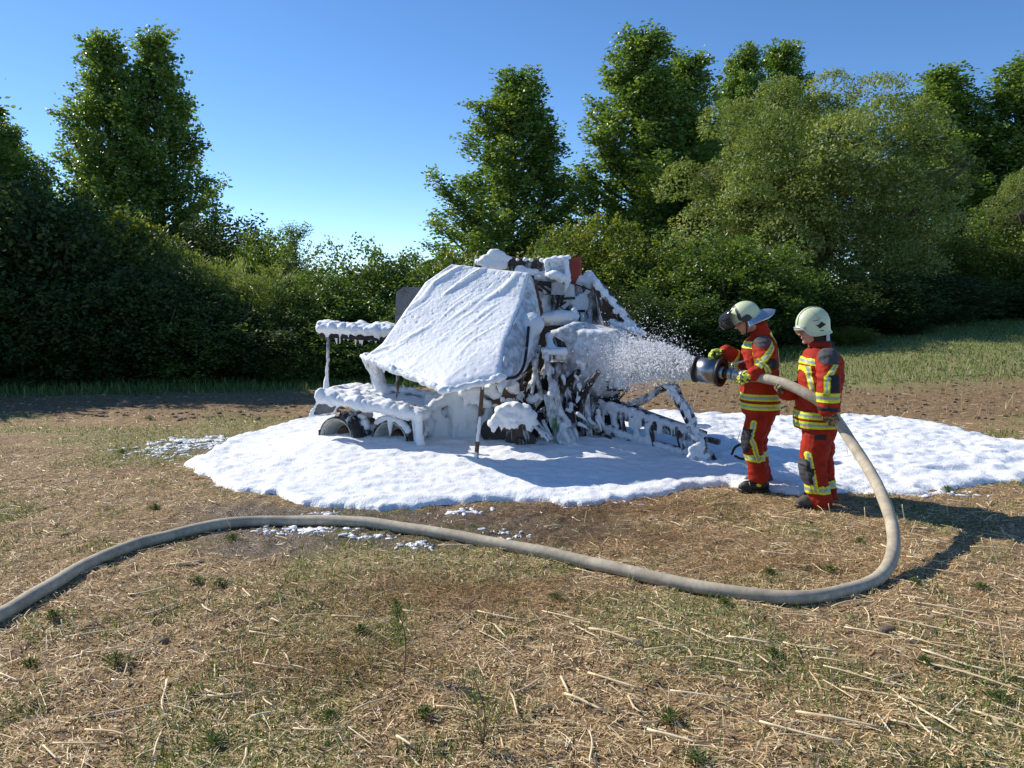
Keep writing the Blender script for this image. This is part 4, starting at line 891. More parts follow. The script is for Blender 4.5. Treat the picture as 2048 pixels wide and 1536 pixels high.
bfoam('foam_drip', mb, 0.016, 0.022, 13, db, 2, seed=50, stretch=(1.2, 1.2, .6), mat='foam_wet')
for k in range(11):
    j = lambda s: brng.normal(0, s, 3)
    top_ = P(1338 + brng.normal(0, 8), 770 + brng.normal(0, 4), 8.95); fan = brng.uniform(-1, 1)
    pts = [P(1235 + 30 * brng.random(), 815, 9.2), P(1290, 795 + 6 * fan, 9.05) + j(.02), top_, P(1358 + 8 * fan, 800, 8.85) + j(.012), P(1378 + 8 * fan, 835, 8.7) + j(.012), P(1396 + 9 * fan, 875, 8.55) + j(.01), P(1412 + 22 * fan, 915, 8.42), P(1420 + 30 * fan, 945, 8.33)]
    mb = MB(); mb.tube(pts, 0.013, 7, 6); bpart('hydraulic_hose', mb, M['hose_foam'] if 'hose_foam' in M else M.setdefault('hose_foam', burnt('hose_foam', 0.5, ((0.006, 0.006, 0.009), (0.012, 0.012, 0.016), (0.02, 0.02, 0.024)), streak=(10, 10, 7))), db, True)
mb = MB()
for k in range(70):
    s = brng.random(); pp = poly_at([P(1340, 772, 8.93), P(1362, 805, 8.82), P(1385, 850, 8.62), P(1402, 890, 8.5), P(1415, 925, 8.4)], s)
    mb.tube([pp + brng.normal(0, 0.03, 3), pp + brng.normal(0, 0.03, 3) - (0, 0, .06)], brng.uniform(0.010, 0.026), 6)
for k in range(20):
    p = P(brng.uniform(1370, 1415), brng.uniform(890, 940), 8.45); mb.ball(p, brng.uniform(0.02, 0.05), 8)
mb.ball(P(1412, 853, 8.55), (0.07, 0.05, 0.022)); mb.ball(P(1400, 852, 8.55), (0.05, 0.04, 0.03))
bfoam('foam_smear', mb, 0.014, 0.014, 16, db, 1, seed=52)
mb = MB(); mb.tube([P(1214, 760, 8.95), P(1216, 780, 8.95)], 0.014, 7); mb.tube([P(1216, 780, 8.95), P(1254, 781, 8.93)], 0.014, 7); mb.tube([P(1254, 781, 8.93), P(1240, 796, 8.93)], 0.012, 7); bpart('bracket', mb, M['burnt_black'], None, True)
mb = MB(); mb.tube([P(1464, 908, 8.35), P(1470, 895, 8.35), P(1482, 889, 8.35), P(1496, 890, 8.4), P(1504, 905, 8.45)], 0.014, 8, 5); mb.tube([P(1470, 912, 8.3), P(1485, 918, 8.3), P(1510, 915, 8.4)], 0.013, 8, 4)
V, F = mb.arrays(); o_ = P(1480, 920, 8.35)
tag(ob('black_cable', mesh_from('black_cable', V - o_, F), M['burnt_black'], None, tuple(o_)), 'loop of black cable lying in the foam right of the drawbar', 'cable')
# ------------------------------------------------------------------ people, nozzle, hose
M['suit_red'] = simple('suit_red', (0.36, 0.026, 0.010), 0.8, 0, 0.3, 9, 0.35, 160, 0.2)
M['stripe_yellow'] = simple('stripe_yellow', (0.66, 0.74, 0.02), 0.6, 0, 0.08, 40, 0.1, 300)
M['stripe_silver'] = simple('stripe_silver', (0.36, 0.38, 0.37), 0.4, 0.1, 0.12, 40, 0.1, 300)
M['pad_grey'] = simple('pad_grey', (0.06, 0.06, 0.066), 0.8, 0, 0.25, 30, 0.3, 250)
M['pad_black'] = simple('pad_black', (0.014, 0.014, 0.017), 0.75, 0, 0.3, 30, 0.3, 250)
M['boot_black'] = simple('boot_black', (0.015, 0.013, 0.012), 0.5, 0, 0.4, 20, 0.3, 120)
M['boot_dust'] = simple('boot_dust', (0.09, 0.07, 0.055), 0.8, 0, 0.4, 20, 0.3, 120)
M['skin'] = simple('skin', (0.52, 0.27, 0.20), 0.5, 0, 0.12, 25, 0.1, 220)
M['lip'] = simple('lip', (0.36, 0.13, 0.11), 0.45, 0, 0.1, 25)
M['hair'] = simple('hair', (0.02, 0.014, 0.01), 0.6, 0, 0.4, 60, 0.5, 200)
M['eye'] = simple('eye', (0.03, 0.025, 0.02), 0.2, 0, 0.2, 60)
M['helmet'] = simple('helmet', (0.62, 0.68, 0.44), 0.32, 0, 0.03, 12, 0.0)
M['helmet_trim'] = simple('helmet_trim', (0.02, 0.02, 0.022), 0.45, 0, 0.2, 30)
M['silver_cloth'] = simple('silver_cloth', (0.62, 0.64, 0.67), 0.33, 0.85, 0.06, 20, 0.3, 40)
M['white_cloth'] = simple('white_cloth', (0.5, 0.5, 0.52), 0.7, 0, 0.1, 20, 0.3, 60)
M['decal_red'] = simple('decal_red', (0.35, 0.06, 0.05), 0.5)
M['decal_white'] = simple('decal_white', (0.75, 0.75, 0.76), 0.45)
m, nt, b, o = new_mat('visor'); b.inputs['Base Color'].default_value = (0.03, 0.033, 0.036, 1); b.inputs['Roughness'].default_value = 0.12
tr = N(nt, 'ShaderNodeBsdfTransparent'); tr.inputs[0].default_value = (0.55, 0.57, 0.6, 1); mx = N(nt, 'ShaderNodeMixShader'); mx.inputs[0].default_value = 0.3
nt.links.new(b.outputs[0], mx.inputs[1]); nt.links.new(tr.outputs[0], mx.inputs[2]); nt.links.new(mx.outputs[0], o.inputs[0]); M['visor'] = m
def glove_mat(name, a, c):
    m, nt, b, o = new_mat(name); n = noise(nt, 38.0, 2, 0.4)
    nt.links.new(ramp(nt, n, [(0.47, c), (0.53, a)]), b.inputs['Base Color']); b.inputs['Roughness'].default_value = 0.7; return m
M['glove_bright'] = glove_mat('glove_bright', (0.62, 0.70, 0.06), (0.04, 0.035, 0.03))
M['glove_tan'] = glove_mat('glove_tan', (0.30, 0.22, 0.10), (0.06, 0.045, 0.035))

def segdist(Pn, a, c):
    a = np.asarray(a); c = np.asarray(c); e = c - a; t = np.clip(((Pn - a) @ e) / (e @ e), 0, 1)
    return np.linalg.norm(Pn - a - t[:, None] * e, axis=1), t
def loft(secs, fwd, lat, n=28, ex=2.4):
    """secs: (centre, half depth, half breadth); superellipse rings, capped"""
    a = np.arange(n) * 2 * math.pi / n; ca, sa = np.cos(a), np.sin(a)
    k = (np.abs(ca) ** ex + np.abs(sa) ** ex) ** (-1 / ex); V = []
    for c, hd, hb in secs: V.append(np.asarray(c) + (ca * k * hd)[:, None] * fwd + (sa * k * hb)[:, None] * lat)
    m = len(secs); V = np.concatenate(V + [[secs[0][0], secs[-1][0]]]); i = np.arange(n); j = (i + 1) % n
    Q = np.concatenate([np.stack([q * n + i, q * n + j, (q + 1) * n + j, (q + 1) * n + i], 1) for q in range(m - 1)])
    T = np.concatenate([np.stack([np.full(n, m * n), j, i], 1), np.stack([np.full(n, m * n + 1), (m - 1) * n + i, (m - 1) * n + j], 1)])
    return V, Q, T
def dense(secs, sub=5):
    c = np.array([s[0] for s in secs]); a = np.array([s[1] for s in secs]); b_ = np.array([s[2] for s in secs])
    cc, aa = catmull(c, a, sub); _, bb = catmull(c, b_, sub); return list(zip(cc, aa, bb))
def wrinkle(V, Q, amp, seed, focus=(), sx=(8, 8, 15)):
    Nn = vnormals(V, Q); p = V * np.asarray(sx) + 1.3 * fbm(V * 4, 2, seed)[:, None]
    r = 1 - np.abs(2 * fbm(p, 2, seed + 1) - 1); f = fbm(V * 26, 2, seed + 2) - 0.5
    a = np.full(len(V), 0.55)
    for c, rad in focus: a = a + 1.1 * np.exp(-np.sum((V - c) ** 2, 1) / rad ** 2)
    return V + Nn * (amp * a * (r - 0.72) * 2 + amp * 0.3 * f)[:, None]
def sub_mesh(name, V, Q, mask, off, mats, parent, origin, idx=None):
    q = Q[mask]
    if len(q) == 0: return None
    Nn = vnormals(V, Q); u = np.unique(q); rm = np.zeros(len(V), int); rm[u] = np.arange(len(u))
    me = mesh_from(name, V[u] + Nn[u] * off - origin, rm[q], True, None, None if idx is None else idx[mask])
    return ob(name, me, mats, parent)

def hand(W, D, Nrm, side, curl=(0.5, 0.9, 0.8), scale=1.0, thumb_in=0.6):
    D = np.asarray(D, float); D /= np.linalg.norm(D); Nrm = np.asarray(Nrm, float); Nrm -= D * (D @ Nrm); Nrm /= np.linalg.norm(Nrm); L = np.cross(D, Nrm) * side
    mb = MB(); W = np.asarray(W, float); R = np.array([D, L, Nrm]) ; s = scale
    mb.ball(W + D * 0.055 * s, (0.062 * s, 0.048 * s, 0.024 * s), 12, R); mb.tube([W - D * 0.03 * s, W + D * 0.03 * s], [0.036 * s, 0.033 * s], 10, 1, 0.85)
    for k, (offs, ln) in enumerate(((-0.034, 0.92), (-0.0115, 1.03), (0.0115, 0.98), (0.034, 0.80))):
        p = W + D * (0.095 - 0.006 * abs(k - 1.3)) * s + L * offs * s; pts = [p - D * 0.03 * s, p]; a = 0.15
        for seg, c in zip((0.043, 0.030, 0.024), curl):
            a += c; p = p + (D * math.cos(a) + Nrm * math.sin(a)) * seg * ln * s; pts.append(p)
        mb.tube(pts, [0.0125 * s, 0.0125 * s, 0.0118 * s, 0.0108 * s, 0.0098 * s], 8)
    t0 = W + D * 0.025 * s - L * 0.034 * s; t1 = t0 + (D * 0.55 - L * 0.5 + Nrm * 0.45) * 0.042 * s; t2 = t1 + (D * 0.75 + L * 0.1 + Nrm * thumb_in) * 0.034 * s; t3 = t2 + (D * 0.6 + L * 0.3 + Nrm * thumb_in) * 0.026 * s
    mb.tube([t0, t1, t2, t3], [0.016 * s, 0.0145 * s, 0.013 * s, 0.011 * s], 8)
    V, F = mb.arrays(); return remesh(V, F, 0.0045, 1)

def head_mesh(c, f, u, l):
    """skull, brow, nose, cheeks, lips, jaw, chin, ears as one surface; c = centre between the ears"""
    mb = MB(); R = np.array([f, l, u]); q = lambda a, b_, d: c + f * a + l * b_ + u * d
    mb.ball(q(-0.005, 0, 0.045), (0.098, 0.077, 0.095), 18, R); mb.ball(q(0.028, 0, -0.03), (0.066, 0.062, 0.085), 16, R)
    mb.ball(q(0.055, 0, -0.082), (0.033, 0.036, 0.028), 12, R); mb.ball(q(0.074, 0, -0.097), (0.02, 0.022, 0.017), 10, R)
    mb.tube([q(0.085, 0, 0.022), q(0.101, 0, -0.005), q(0.115, 0, -0.027)], [0.009, 0.011, 0.014], 9); mb.ball(q(0.1, 0, -0.03), (0.016, 0.019, 0.010), 9, R)
    mb.tube([q(0.078, -0.036, 0.03), q(0.09, 0, 0.034), q(0.078, 0.036, 0.03)], 0.0105, 8, 3)
    for s in (-1, 1):
        mb.ball(q(0.058, s * 0.04, -0.018), (0.027, 0.022, 0.024), 10, R); mb.ball(q(-0.012, s * 0.077, -0.005), (0.018, 0.008, 0.031), 10, R); mb.tube([q(-0.02, s * 0.05, -0.05), q(0.045, s * 0.035, -0.09)], [0.018, 0.018], 8)
    mb.ball(q(0.092, 0, -0.053), (0.011, 0.022, 0.0075), 9, R); mb.ball(q(0.089, 0, -0.066), (0.011, 0.02, 0.0085), 9, R)
    return mb

def build_person(root_xy, label, J, face, torso, leg_r, head, stripes, glove_mats, helmet_fn, seed, trouser_cfg, boots, name='person'):
    fwd = np.array([face[0], face[1], 0.0]); fwd /= np.linalg.norm(fwd); lat = np.cross((0, 0, 1), fwd)     # lat = the person's left
    O = np.array([root_xy[0], root_xy[1], float(gz(root_xy[0], root_xy[1])[0])])
    hc, hf, hu = head; hl = np.cross(hu, hf)
    # the body itself: one continuous surface, mostly under clothing
    mb = head_mesh(hc, hf, hu, hl)
    mb.tube([J['neck'] - (0, 0, 0.05), J['neck'] + (0, 0, 0.03), hc - hu * 0.05 - hf * 0.012], [0.068, 0.058, 0.055], 12, 3)
    V, Q, T = loft([(c, hd * 0.72, hb * 0.78) for c, hd, hb in dense(torso, 3)], fwd, lat, 20, 2.1); mb.add(V, Q, T)
    for s in 'LR':
        mb.tube([J[s + 'sh'], J[s + 'el'], J[s + 'wr']], [0.055, 0.044, 0.03], 10, 4); mb.tube([J[s + 'hip'], J[s + 'kn'], J[s + 'an']], [0.085, 0.062, 0.042], 12, 4)
    V, F = mb.arrays(); V, Q = remesh(V, F, 0.0058, 2)
    body = ob(name, mesh_from(name, V - O, Q), M['skin'], None, tuple(O)); tag(body, label, 'person', 'firefighters in red turnout gear')
    # lips, eyes
    for nm, pos, r in (('eye', (0.082, 0.031, 0.012), (0.006, 0.010, 0.007)), ('eye', (0.082, -0.031, 0.012), (0.006, 0.010, 0.007)), ('eyebrow', (0.087, 0.03, 0.034), (0.006, 0.018, 0.005)), ('eyebrow', (0.087, -0.03, 0.034), (0.006, 0.018, 0.005))):
        e = MB(); e.ball(hc + hf * pos[0] + hl * pos[1] + hu * pos[2], r, 8, np.array([hf, hl, hu])); ob(nm, e.mesh(nm, O), M['eye' if nm == 'eye' else 'hair'], body)
    e = MB(); e.ball(hc + hf * 0.095 - hu * 0.0595, (0.008, 0.02, 0.010), 10, np.array([hf, hl, hu])); ob('lips', e.mesh('lips', O), M['lip'], body)
    e = MB(); e.ball(hc - hf * 0.03 + hu * 0.03, (0.085, 0.083, 0.085), 14, np.array([hf, hl, hu])); e.ball(hc - hf * 0.055 - hu * 0.03, (0.055, 0.068, 0.05), 12, np.array([hf, hl, hu])); V, F = e.arrays(); V, Q = remesh(V, F, 0.008, 1); ob('hair', mesh_from('hair', V - O, Q), M['hair'], body)
    # jacket
    mb = MB(); V, Q, T = loft(dense(torso, 5), fwd, lat, 32, 2.5); mb.add(V, Q, T)
    rs = J.get('sleeve', (0.088, 0.079, 0.066))
    for s in 'LR':
        e2 = J[s + 'wr']; mb.tube([J[s + 'sh'] + (0, 0, 0.0), (J[s + 'sh'] + J[s + 'el']) / 2, J[s + 'el'], (J[s + 'el'] + e2) / 2, e2], [rs[0], rs[0] * 0.98, rs[1], rs[1] * 0.92, rs[2]], 16, 4)
    nk = J['neck']; ck = J.get('collar', 0.045); mb.tube([nk - (0, 0, 0.06), nk + (0, 0, -0.01), nk + fwd * 0.015 + (0, 0, ck)], [0.115, 0.1, 0.09], 18, 3, 0.95)
    V, F = mb.arrays(); V, Q = remesh(V, F, 0.0068, 4)
    V = wrinkle(V, Q, 0.013, seed, [(J['Lel'], .13), (J['Rel'], .13), (J['Lsh'] - (0, 0, .08), .12), (torso[2][0], .16)])
    jk = ob('jacket', mesh_from('jacket', V - O, Q), M['suit_red'], body)
    C = V[Q].mean(1); FN = fnormals(V, Q); dl1, tl1 = segdist(C, J['Lsh'], J['Lel']); dl2, tl2 = segdist(C, J['Lel'], J['Lwr']); dr1, _ = segdist(C, J['Rsh'], J['Rel']); dr2, tr2 = segdist(C, J['Rel'], J['Rwr'])
    arm = (np.minimum.reduce([dl1, dl2, dr1, dr2]) < rs[0] + 0.012)
    # is a face on the torso surface or on a sleeve
    tz_ = np.array([t[0][2] for t in torso]); order = np.argsort(tz_)
    cx = np.stack([np.interp(C[:, 2], tz_[order], np.array([t[0][k] for t in torso])[order]) for k in (0, 1)], 1)
    hd = np.interp(C[:, 2], tz_[order], np.array([t[1] for t in torso])[order]); hb = np.interp(C[:, 2], tz_[order], np.array([t[2] for t in torso])[order])
    rel = C[:, :2] - cx; tf = (rel @ fwd[:2]) / hd; tl = (rel @ lat[:2]) / hb
    tors = (np.abs(tf) ** 2.5 + np.abs(tl) ** 2.5 < 1.25); arm &= ~tors | (np.minimum(dl1, dl2) < rs[1] * 0.0)
    sl = np.minimum(dl1, dl2); left_arm = (~tors) & (sl <= np.minimum(dr1, dr2)) & (sl < 0.12); right_arm = (~tors) & (~left_arm) & (np.minimum(dr1, dr2) < 0.12)
    env = dict(C=C, FN=FN, tors=tors, left_arm=left_arm, right_arm=right_arm, tf=tf, tl=tl, tl1=tl1, tl2=tl2, tr2=tr2, dl1=dl1, dl2=dl2, dr2=dr2, fwd=fwd, lat=lat)
    for nm, msk, dist, w, mats in stripes(env):
        msk = msk & (np.abs(dist) < w / 2); idx = (np.abs(dist) < w * 0.19).astype(int)
        sub_mesh(nm, V, Q, msk, 0.004, mats or [M['stripe_yellow'], M['stripe_silver']], jk, O, idx)
    # trousers
    mb = MB(); hipc = (J['Lhip'] + J['Rhip']) / 2
    V, Qd, T = loft(dense([(hipc - (0, 0, 0.10), 0.12, 0.165), (hipc, 0.145, 0.185), (hipc + (0, 0, 0.12), 0.14, 0.175), (hipc + (0, 0, 0.2), 0.12, 0.15)], 4), fwd, lat, 28, 2.4); mb.add(V, Qd, T)
    for s in 'LR':
        k, a, h_ = J[s + 'kn'], J[s + 'an'], J[s + 'hip']; mb.tube([h_, (h_ + k) / 2, k, (k + a) / 2, a], leg_r, 18, 4)
    V, F = mb.arrays(); V, Q = remesh(V, F, 0.0075, 3)
    V = wrinkle(V, Q, 0.014, seed + 50, [(J['Lkn'], .14), (J['Lan'], .12), (J['Rkn'], .14), (J['Ran'], .12)])
    ts = ob('trousers', mesh_from('trousers', V - O, Q), M['suit_red'], body)
    C = V[Q].mean(1); FN = fnormals(V, Q); dL = np.minimum(segdist(C, J['Lhip'], J['Lkn'])[0], segdist(C, J['Lkn'], J['Lan'])[0]); dR = np.minimum(segdist(C, J['Rhip'], J['Rkn'])[0], segdist(C, J['Rkn'], J['Ran'])[0])
    env = dict(C=C, FN=FN, left=dL < dR, right=dR <= dL, fwd=fwd, lat=lat)
    for nm, msk, dist, w, mats in trouser_cfg(env):
        msk = msk & (np.abs(dist) < w / 2); idx = (np.abs(dist) < w * 0.19).astype(int) if mats is None else None
        sub_mesh(nm, V, Q, msk, 0.004, mats or [M['stripe_yellow'], M['stripe_silver']], ts, O, idx)
    # boots
    for s, (toe, heel, bm) in boots.items():
        a = J[s + 'an']; mb = MB(); toe = np.asarray(toe); heel = np.asarray(heel); d = (toe - heel); d /= np.linalg.norm(d); g = min(toe[2], heel[2])
        mb.tube([a + (0, 0, 0.12), a, heel + d * 0.06 + (0, 0, 0.07)], [0.072, 0.066, 0.066], 14, 3)
        mb.tube([heel + d * 0.05 + (0, 0, 0.045), heel + d * 0.13 + (0, 0, 0.055), toe - d * 0.08 + (0, 0, 0.05), toe - d * 0.045 + (0, 0, 0.042)], [0.05, 0.058, 0.056, 0.044], 14, 3)
        V, F = mb.arrays(); V, Q = remesh(V, F, 0.007, 2); V[:, 2] = np.maximum(V[:, 2], g + 0.02)
        bt = ob('boot', mesh_from('boot', V - O, Q), bm, body)
        side = np.cross((0, 0, 1), d); pr = [heel + d * t_ + side * w_ for t_, w_ in ((0.0, 0.03), (0.03, 0.052), (0.12, 0.05), (0.2, 0.056), (0.27, 0.04), (0.295, 0.0), (0.27, -0.04), (0.2, -0.056), (0.12, -0.05), (0.03, -0.052), (0.0, -0.03))]
        mb = MB(); mb.prism([np.array([p[0], p[1], g]) for p in pr], (0, 0, 0.028)); ob('sole', mb.mesh('sole', O), M['boot_black'], bt)
        mb = MB(); mb.ball(heel + d * 0.1 - lat * (-0.055 if s == 'L' else 0.055) + (0, 0, 0.075), (0.028, 0.012, 0.02), 8, np.array([d, lat, (0, 0, 1)])); ob('boot_patch', mb.mesh('boot_patch', O), M['stripe_yellow'], bt)
    # gloves
    for s in 'LR':
        W, D, Nr, curl, sc, th = J[s + 'hand']; V, Q = hand(W, D, Nr, 1 if s == 'L' else -1, curl, sc, th); gl = ob('glove', mesh_from('glove', V - O, Q), glove_mats[s], body)
        mb = MB(); D = np.asarray(D) / np.linalg.norm(D); mb.tube([W - D * 0.05, W - D * 0.005], [0.047, 0.042], 14, 1, 0.9, False); ob('cuff', mb.mesh('cuff', O), M['pad_black'], gl)
    helmet_fn(body, O, hc, hf, hu, hl, fwd, lat)
    return body

def dome(c, f, u, l, rf, rl, ru, zbot, n=56, m=22, flare=0.012):
    V = []; az = np.arange(n) * 2 * math.pi / n
    for k in range(m + 1):
        v = k / m
        if v < 0.62:
            a = v / 0.62 * math.pi / 2; r = math.sin(a); zz = np.full(n, math.cos(a) * ru)
            R = np.full(n, r)
        else:
            s = (v - 0.62) / 0.38; zz = s * zbot(az); R = np.full(n, 1.0 + 0.015 * s) + (flare / rf) * max(0, s - 0.75) / 0.25
        V.append(c + (R * rf * np.cos(az))[:, None] * f + (R * rl * np.sin(az))[:, None] * l + zz[:, None] * u)
    V = np.concatenate(V); i = np.arange(n); j = (i + 1) % n
    Q = np.concatenate([np.stack([q * n + i, (q + 1) * n + i, (q + 1) * n + j, q * n + j], 1) for q in range(m)])
    return V, Q
def angint(az, pts):
    a = np.abs((np.degrees(az) + 180) % 360 - 180); return np.interp(a, [p[0] for p in pts], [p[1] for p in pts])
def shell(o, t=0.005):
    s = o.modifiers.new('thickness', 'SOLIDIFY'); s.thickness = t; s.offset = -1; return o

# ---------------- first firefighter: holds the foam nozzle
Y1 = 7.52
def p1(px, py, dy=0.0): return P(px, py, Y1 + dy)
g1 = float(gz(p1(1515, 985)[0], Y1)[0]) + 0.01
nz_rear, nz_front = P(1476, 750, 7.30), P(1394, 738, 7.55)
nz_d = (nz_front - nz_rear) / np.linalg.norm(nz_front - nz_rear)
J1 = dict(neck=p1(1522, 668), Lsh=p1(1524, 692, -0.20), Lel=p1(1537, 736, -0.33), Lwr=p1(1508, 748, -0.38), Rsh=p1(1510, 692, 0.18), Rel=p1(1492, 726, 0.14), Rwr=p1(1452, 703, 0.03),
          Lhip=p1(1518, 826, -0.09), Rhip=p1(1522, 826, 0.09), Lkn=p1(1505, 886, -0.10), Rkn=p1(1513, 884, 0.10), Lan=p1(1518, 958, -0.09), Ran=p1(1523, 955, 0.13), sleeve=(0.092, 0.08, 0.066))
J1['Lhand'] = (p1(1505, 749, -0.385), (-0.80, 0.05, -0.38), (-0.25, 0.85, -0.5), (0.55, 0.75, 0.6), 1.05, 0.5)
J1['Rhand'] = (p1(1447, 703, 0.02), (-0.95, -0.1, 0.05), (-0.2, -0.2, -0.95), (0.55, 0.8, 0.7), 1.08, 0.4)
T1 = [(p1(1521, 826), 0.172, 0.215), (p1(1520, 800), 0.182, 0.225), (p1(1519, 765), 0.176, 0.215), (p1(1518, 725), 0.175, 0.215), (p1(1519, 696), 0.160, 0.215), (p1(1521, 680), 0.125, 0.175), (p1(1522, 671), 0.085, 0.105)]
def stripes1(e):
    C, z_ = e['C'], e['C'][:, 2]; zz = lambda py: P(1520, py, Y1)[2]; out = []
    tor = e['tors'] | ((z_ < zz(775)) & (np.minimum(e['dl2'], e['dr2']) > 0.085))
    out.append(('reflective_stripe', tor, z_ - zz(791), 0.062, None)); out.append(('reflective_stripe', tor, z_ - zz(809), 0.062, None))
    out.append(('chest_stripe', e['tors'] & (e['tf'] > 0.1), z_ - zz(689), 0.062, None))
    def line(a, c, Yd):
        a, c = P(*a, Yd)[[0, 2]], P(*c, Yd)[[0, 2]]; q = C[:, [0, 2]]; ev = c - a; L = np.linalg.norm(ev); t = ((q - a) @ ev) / L ** 2
        return (q - a) @ np.array([-ev[1], ev[0]]) / L, (t > 0) & (t < 1)
    ny = e['FN'][:, 1]
    d, k = line((1498, 696), (1503, 745), Y1); out.append(('front_stripe', e['tors'] & k & (ny < 0.1) & (C[:, 1] < Y1), d, 0.045, None))
    d, k = line((1549, 690), (1552, 800), Y1); out.append(('back_stripe', e['tors'] & k & (ny < 0.6) & (z_ > zz(785)), d, 0.026, None))
    d, k = line((1536, 664), (1550, 690), Y1); out.append(('shoulder_stripe', k & ~e['left_arm'] & (ny < 0.7), d, 0.03, [M['stripe_yellow']]))
    d, k = line((1550, 686), (1508, 732), Y1 - 0.27); out.append(('sleeve_stripe', e['left_arm'] & k & (ny < 0.2), d, 0.052, None))
    out.append(('cuff_stripe', e['left_arm'] & (e['dl2'] < e['dl1'] + 0.02), (e['tl2'] - 0.42) * 0.17, 0.055, None))
    out.append(('cuff_stripe', e['right_arm'], (e['tr2'] - 0.55) * 0.25, 0.07, None))
    d = np.linalg.norm(C - (J1['Lsh'] + np.array([-0.01, -0.05, 0.06])), axis=1); out.append(('shoulder_pad', (d < 0.085) & (ny < 0.3), d * 0, 1, [M['pad_grey'], M['pad_grey']]))
    d = np.linalg.norm(C - (J1['Lel'] + np.array([0.035, -0.07, 0.045])), axis=1); out.append(('elbow_pad', e['left_arm'] & (d < 0.06), d * 0, 1, [M['pad_black'], M['pad_black']]))
    return out
def trousers1(e):
    C, z_, ny = e['C'], e['C'][:, 2], e['FN'][:, 1]; zz = lambda py: P(1515, py, Y1 - 0.1)[2]; out = []
    pl = [P(px, py, Y1 - 0.2)[[0, 2]] for px, py in ((1509, 846), (1502, 878), (1508, 890), (1518, 922))]; q = C[:, [0, 2]]; d = np.full(len(q), 9.0)
    for a, c in zip(pl[:-1], pl[1:]):
        ev = c - a; t = np.clip(((q - a) @ ev) / (ev @ ev), 0, 1); d = np.minimum(d, np.linalg.norm(q - a - t[:, None] * ev, axis=1))
    side = e['left'] & (ny < -0.1); out.append(('side_stripe', side, d, 0.046, None))
    for s in ('left', 'right'): out.append(('leg_band', e[s] & ~(side & (d < 0.026)), z_ - zz(914), 0.062, None))
    out.append(('knee_pad', e['left'] & ((e['FN'] @ e['fwd']) > 0.25) & (z_ < zz(855)) & (z_ > zz(904)), z_ * 0, 1, [M['pad_black']])); out.append(('knee_pad', e['right'] & ((e['FN'] @ e['fwd']) > 0.25) & (z_ < zz(855)) & (z_ > zz(904)), z_ * 0, 1, [M['pad_black']]))
    return out
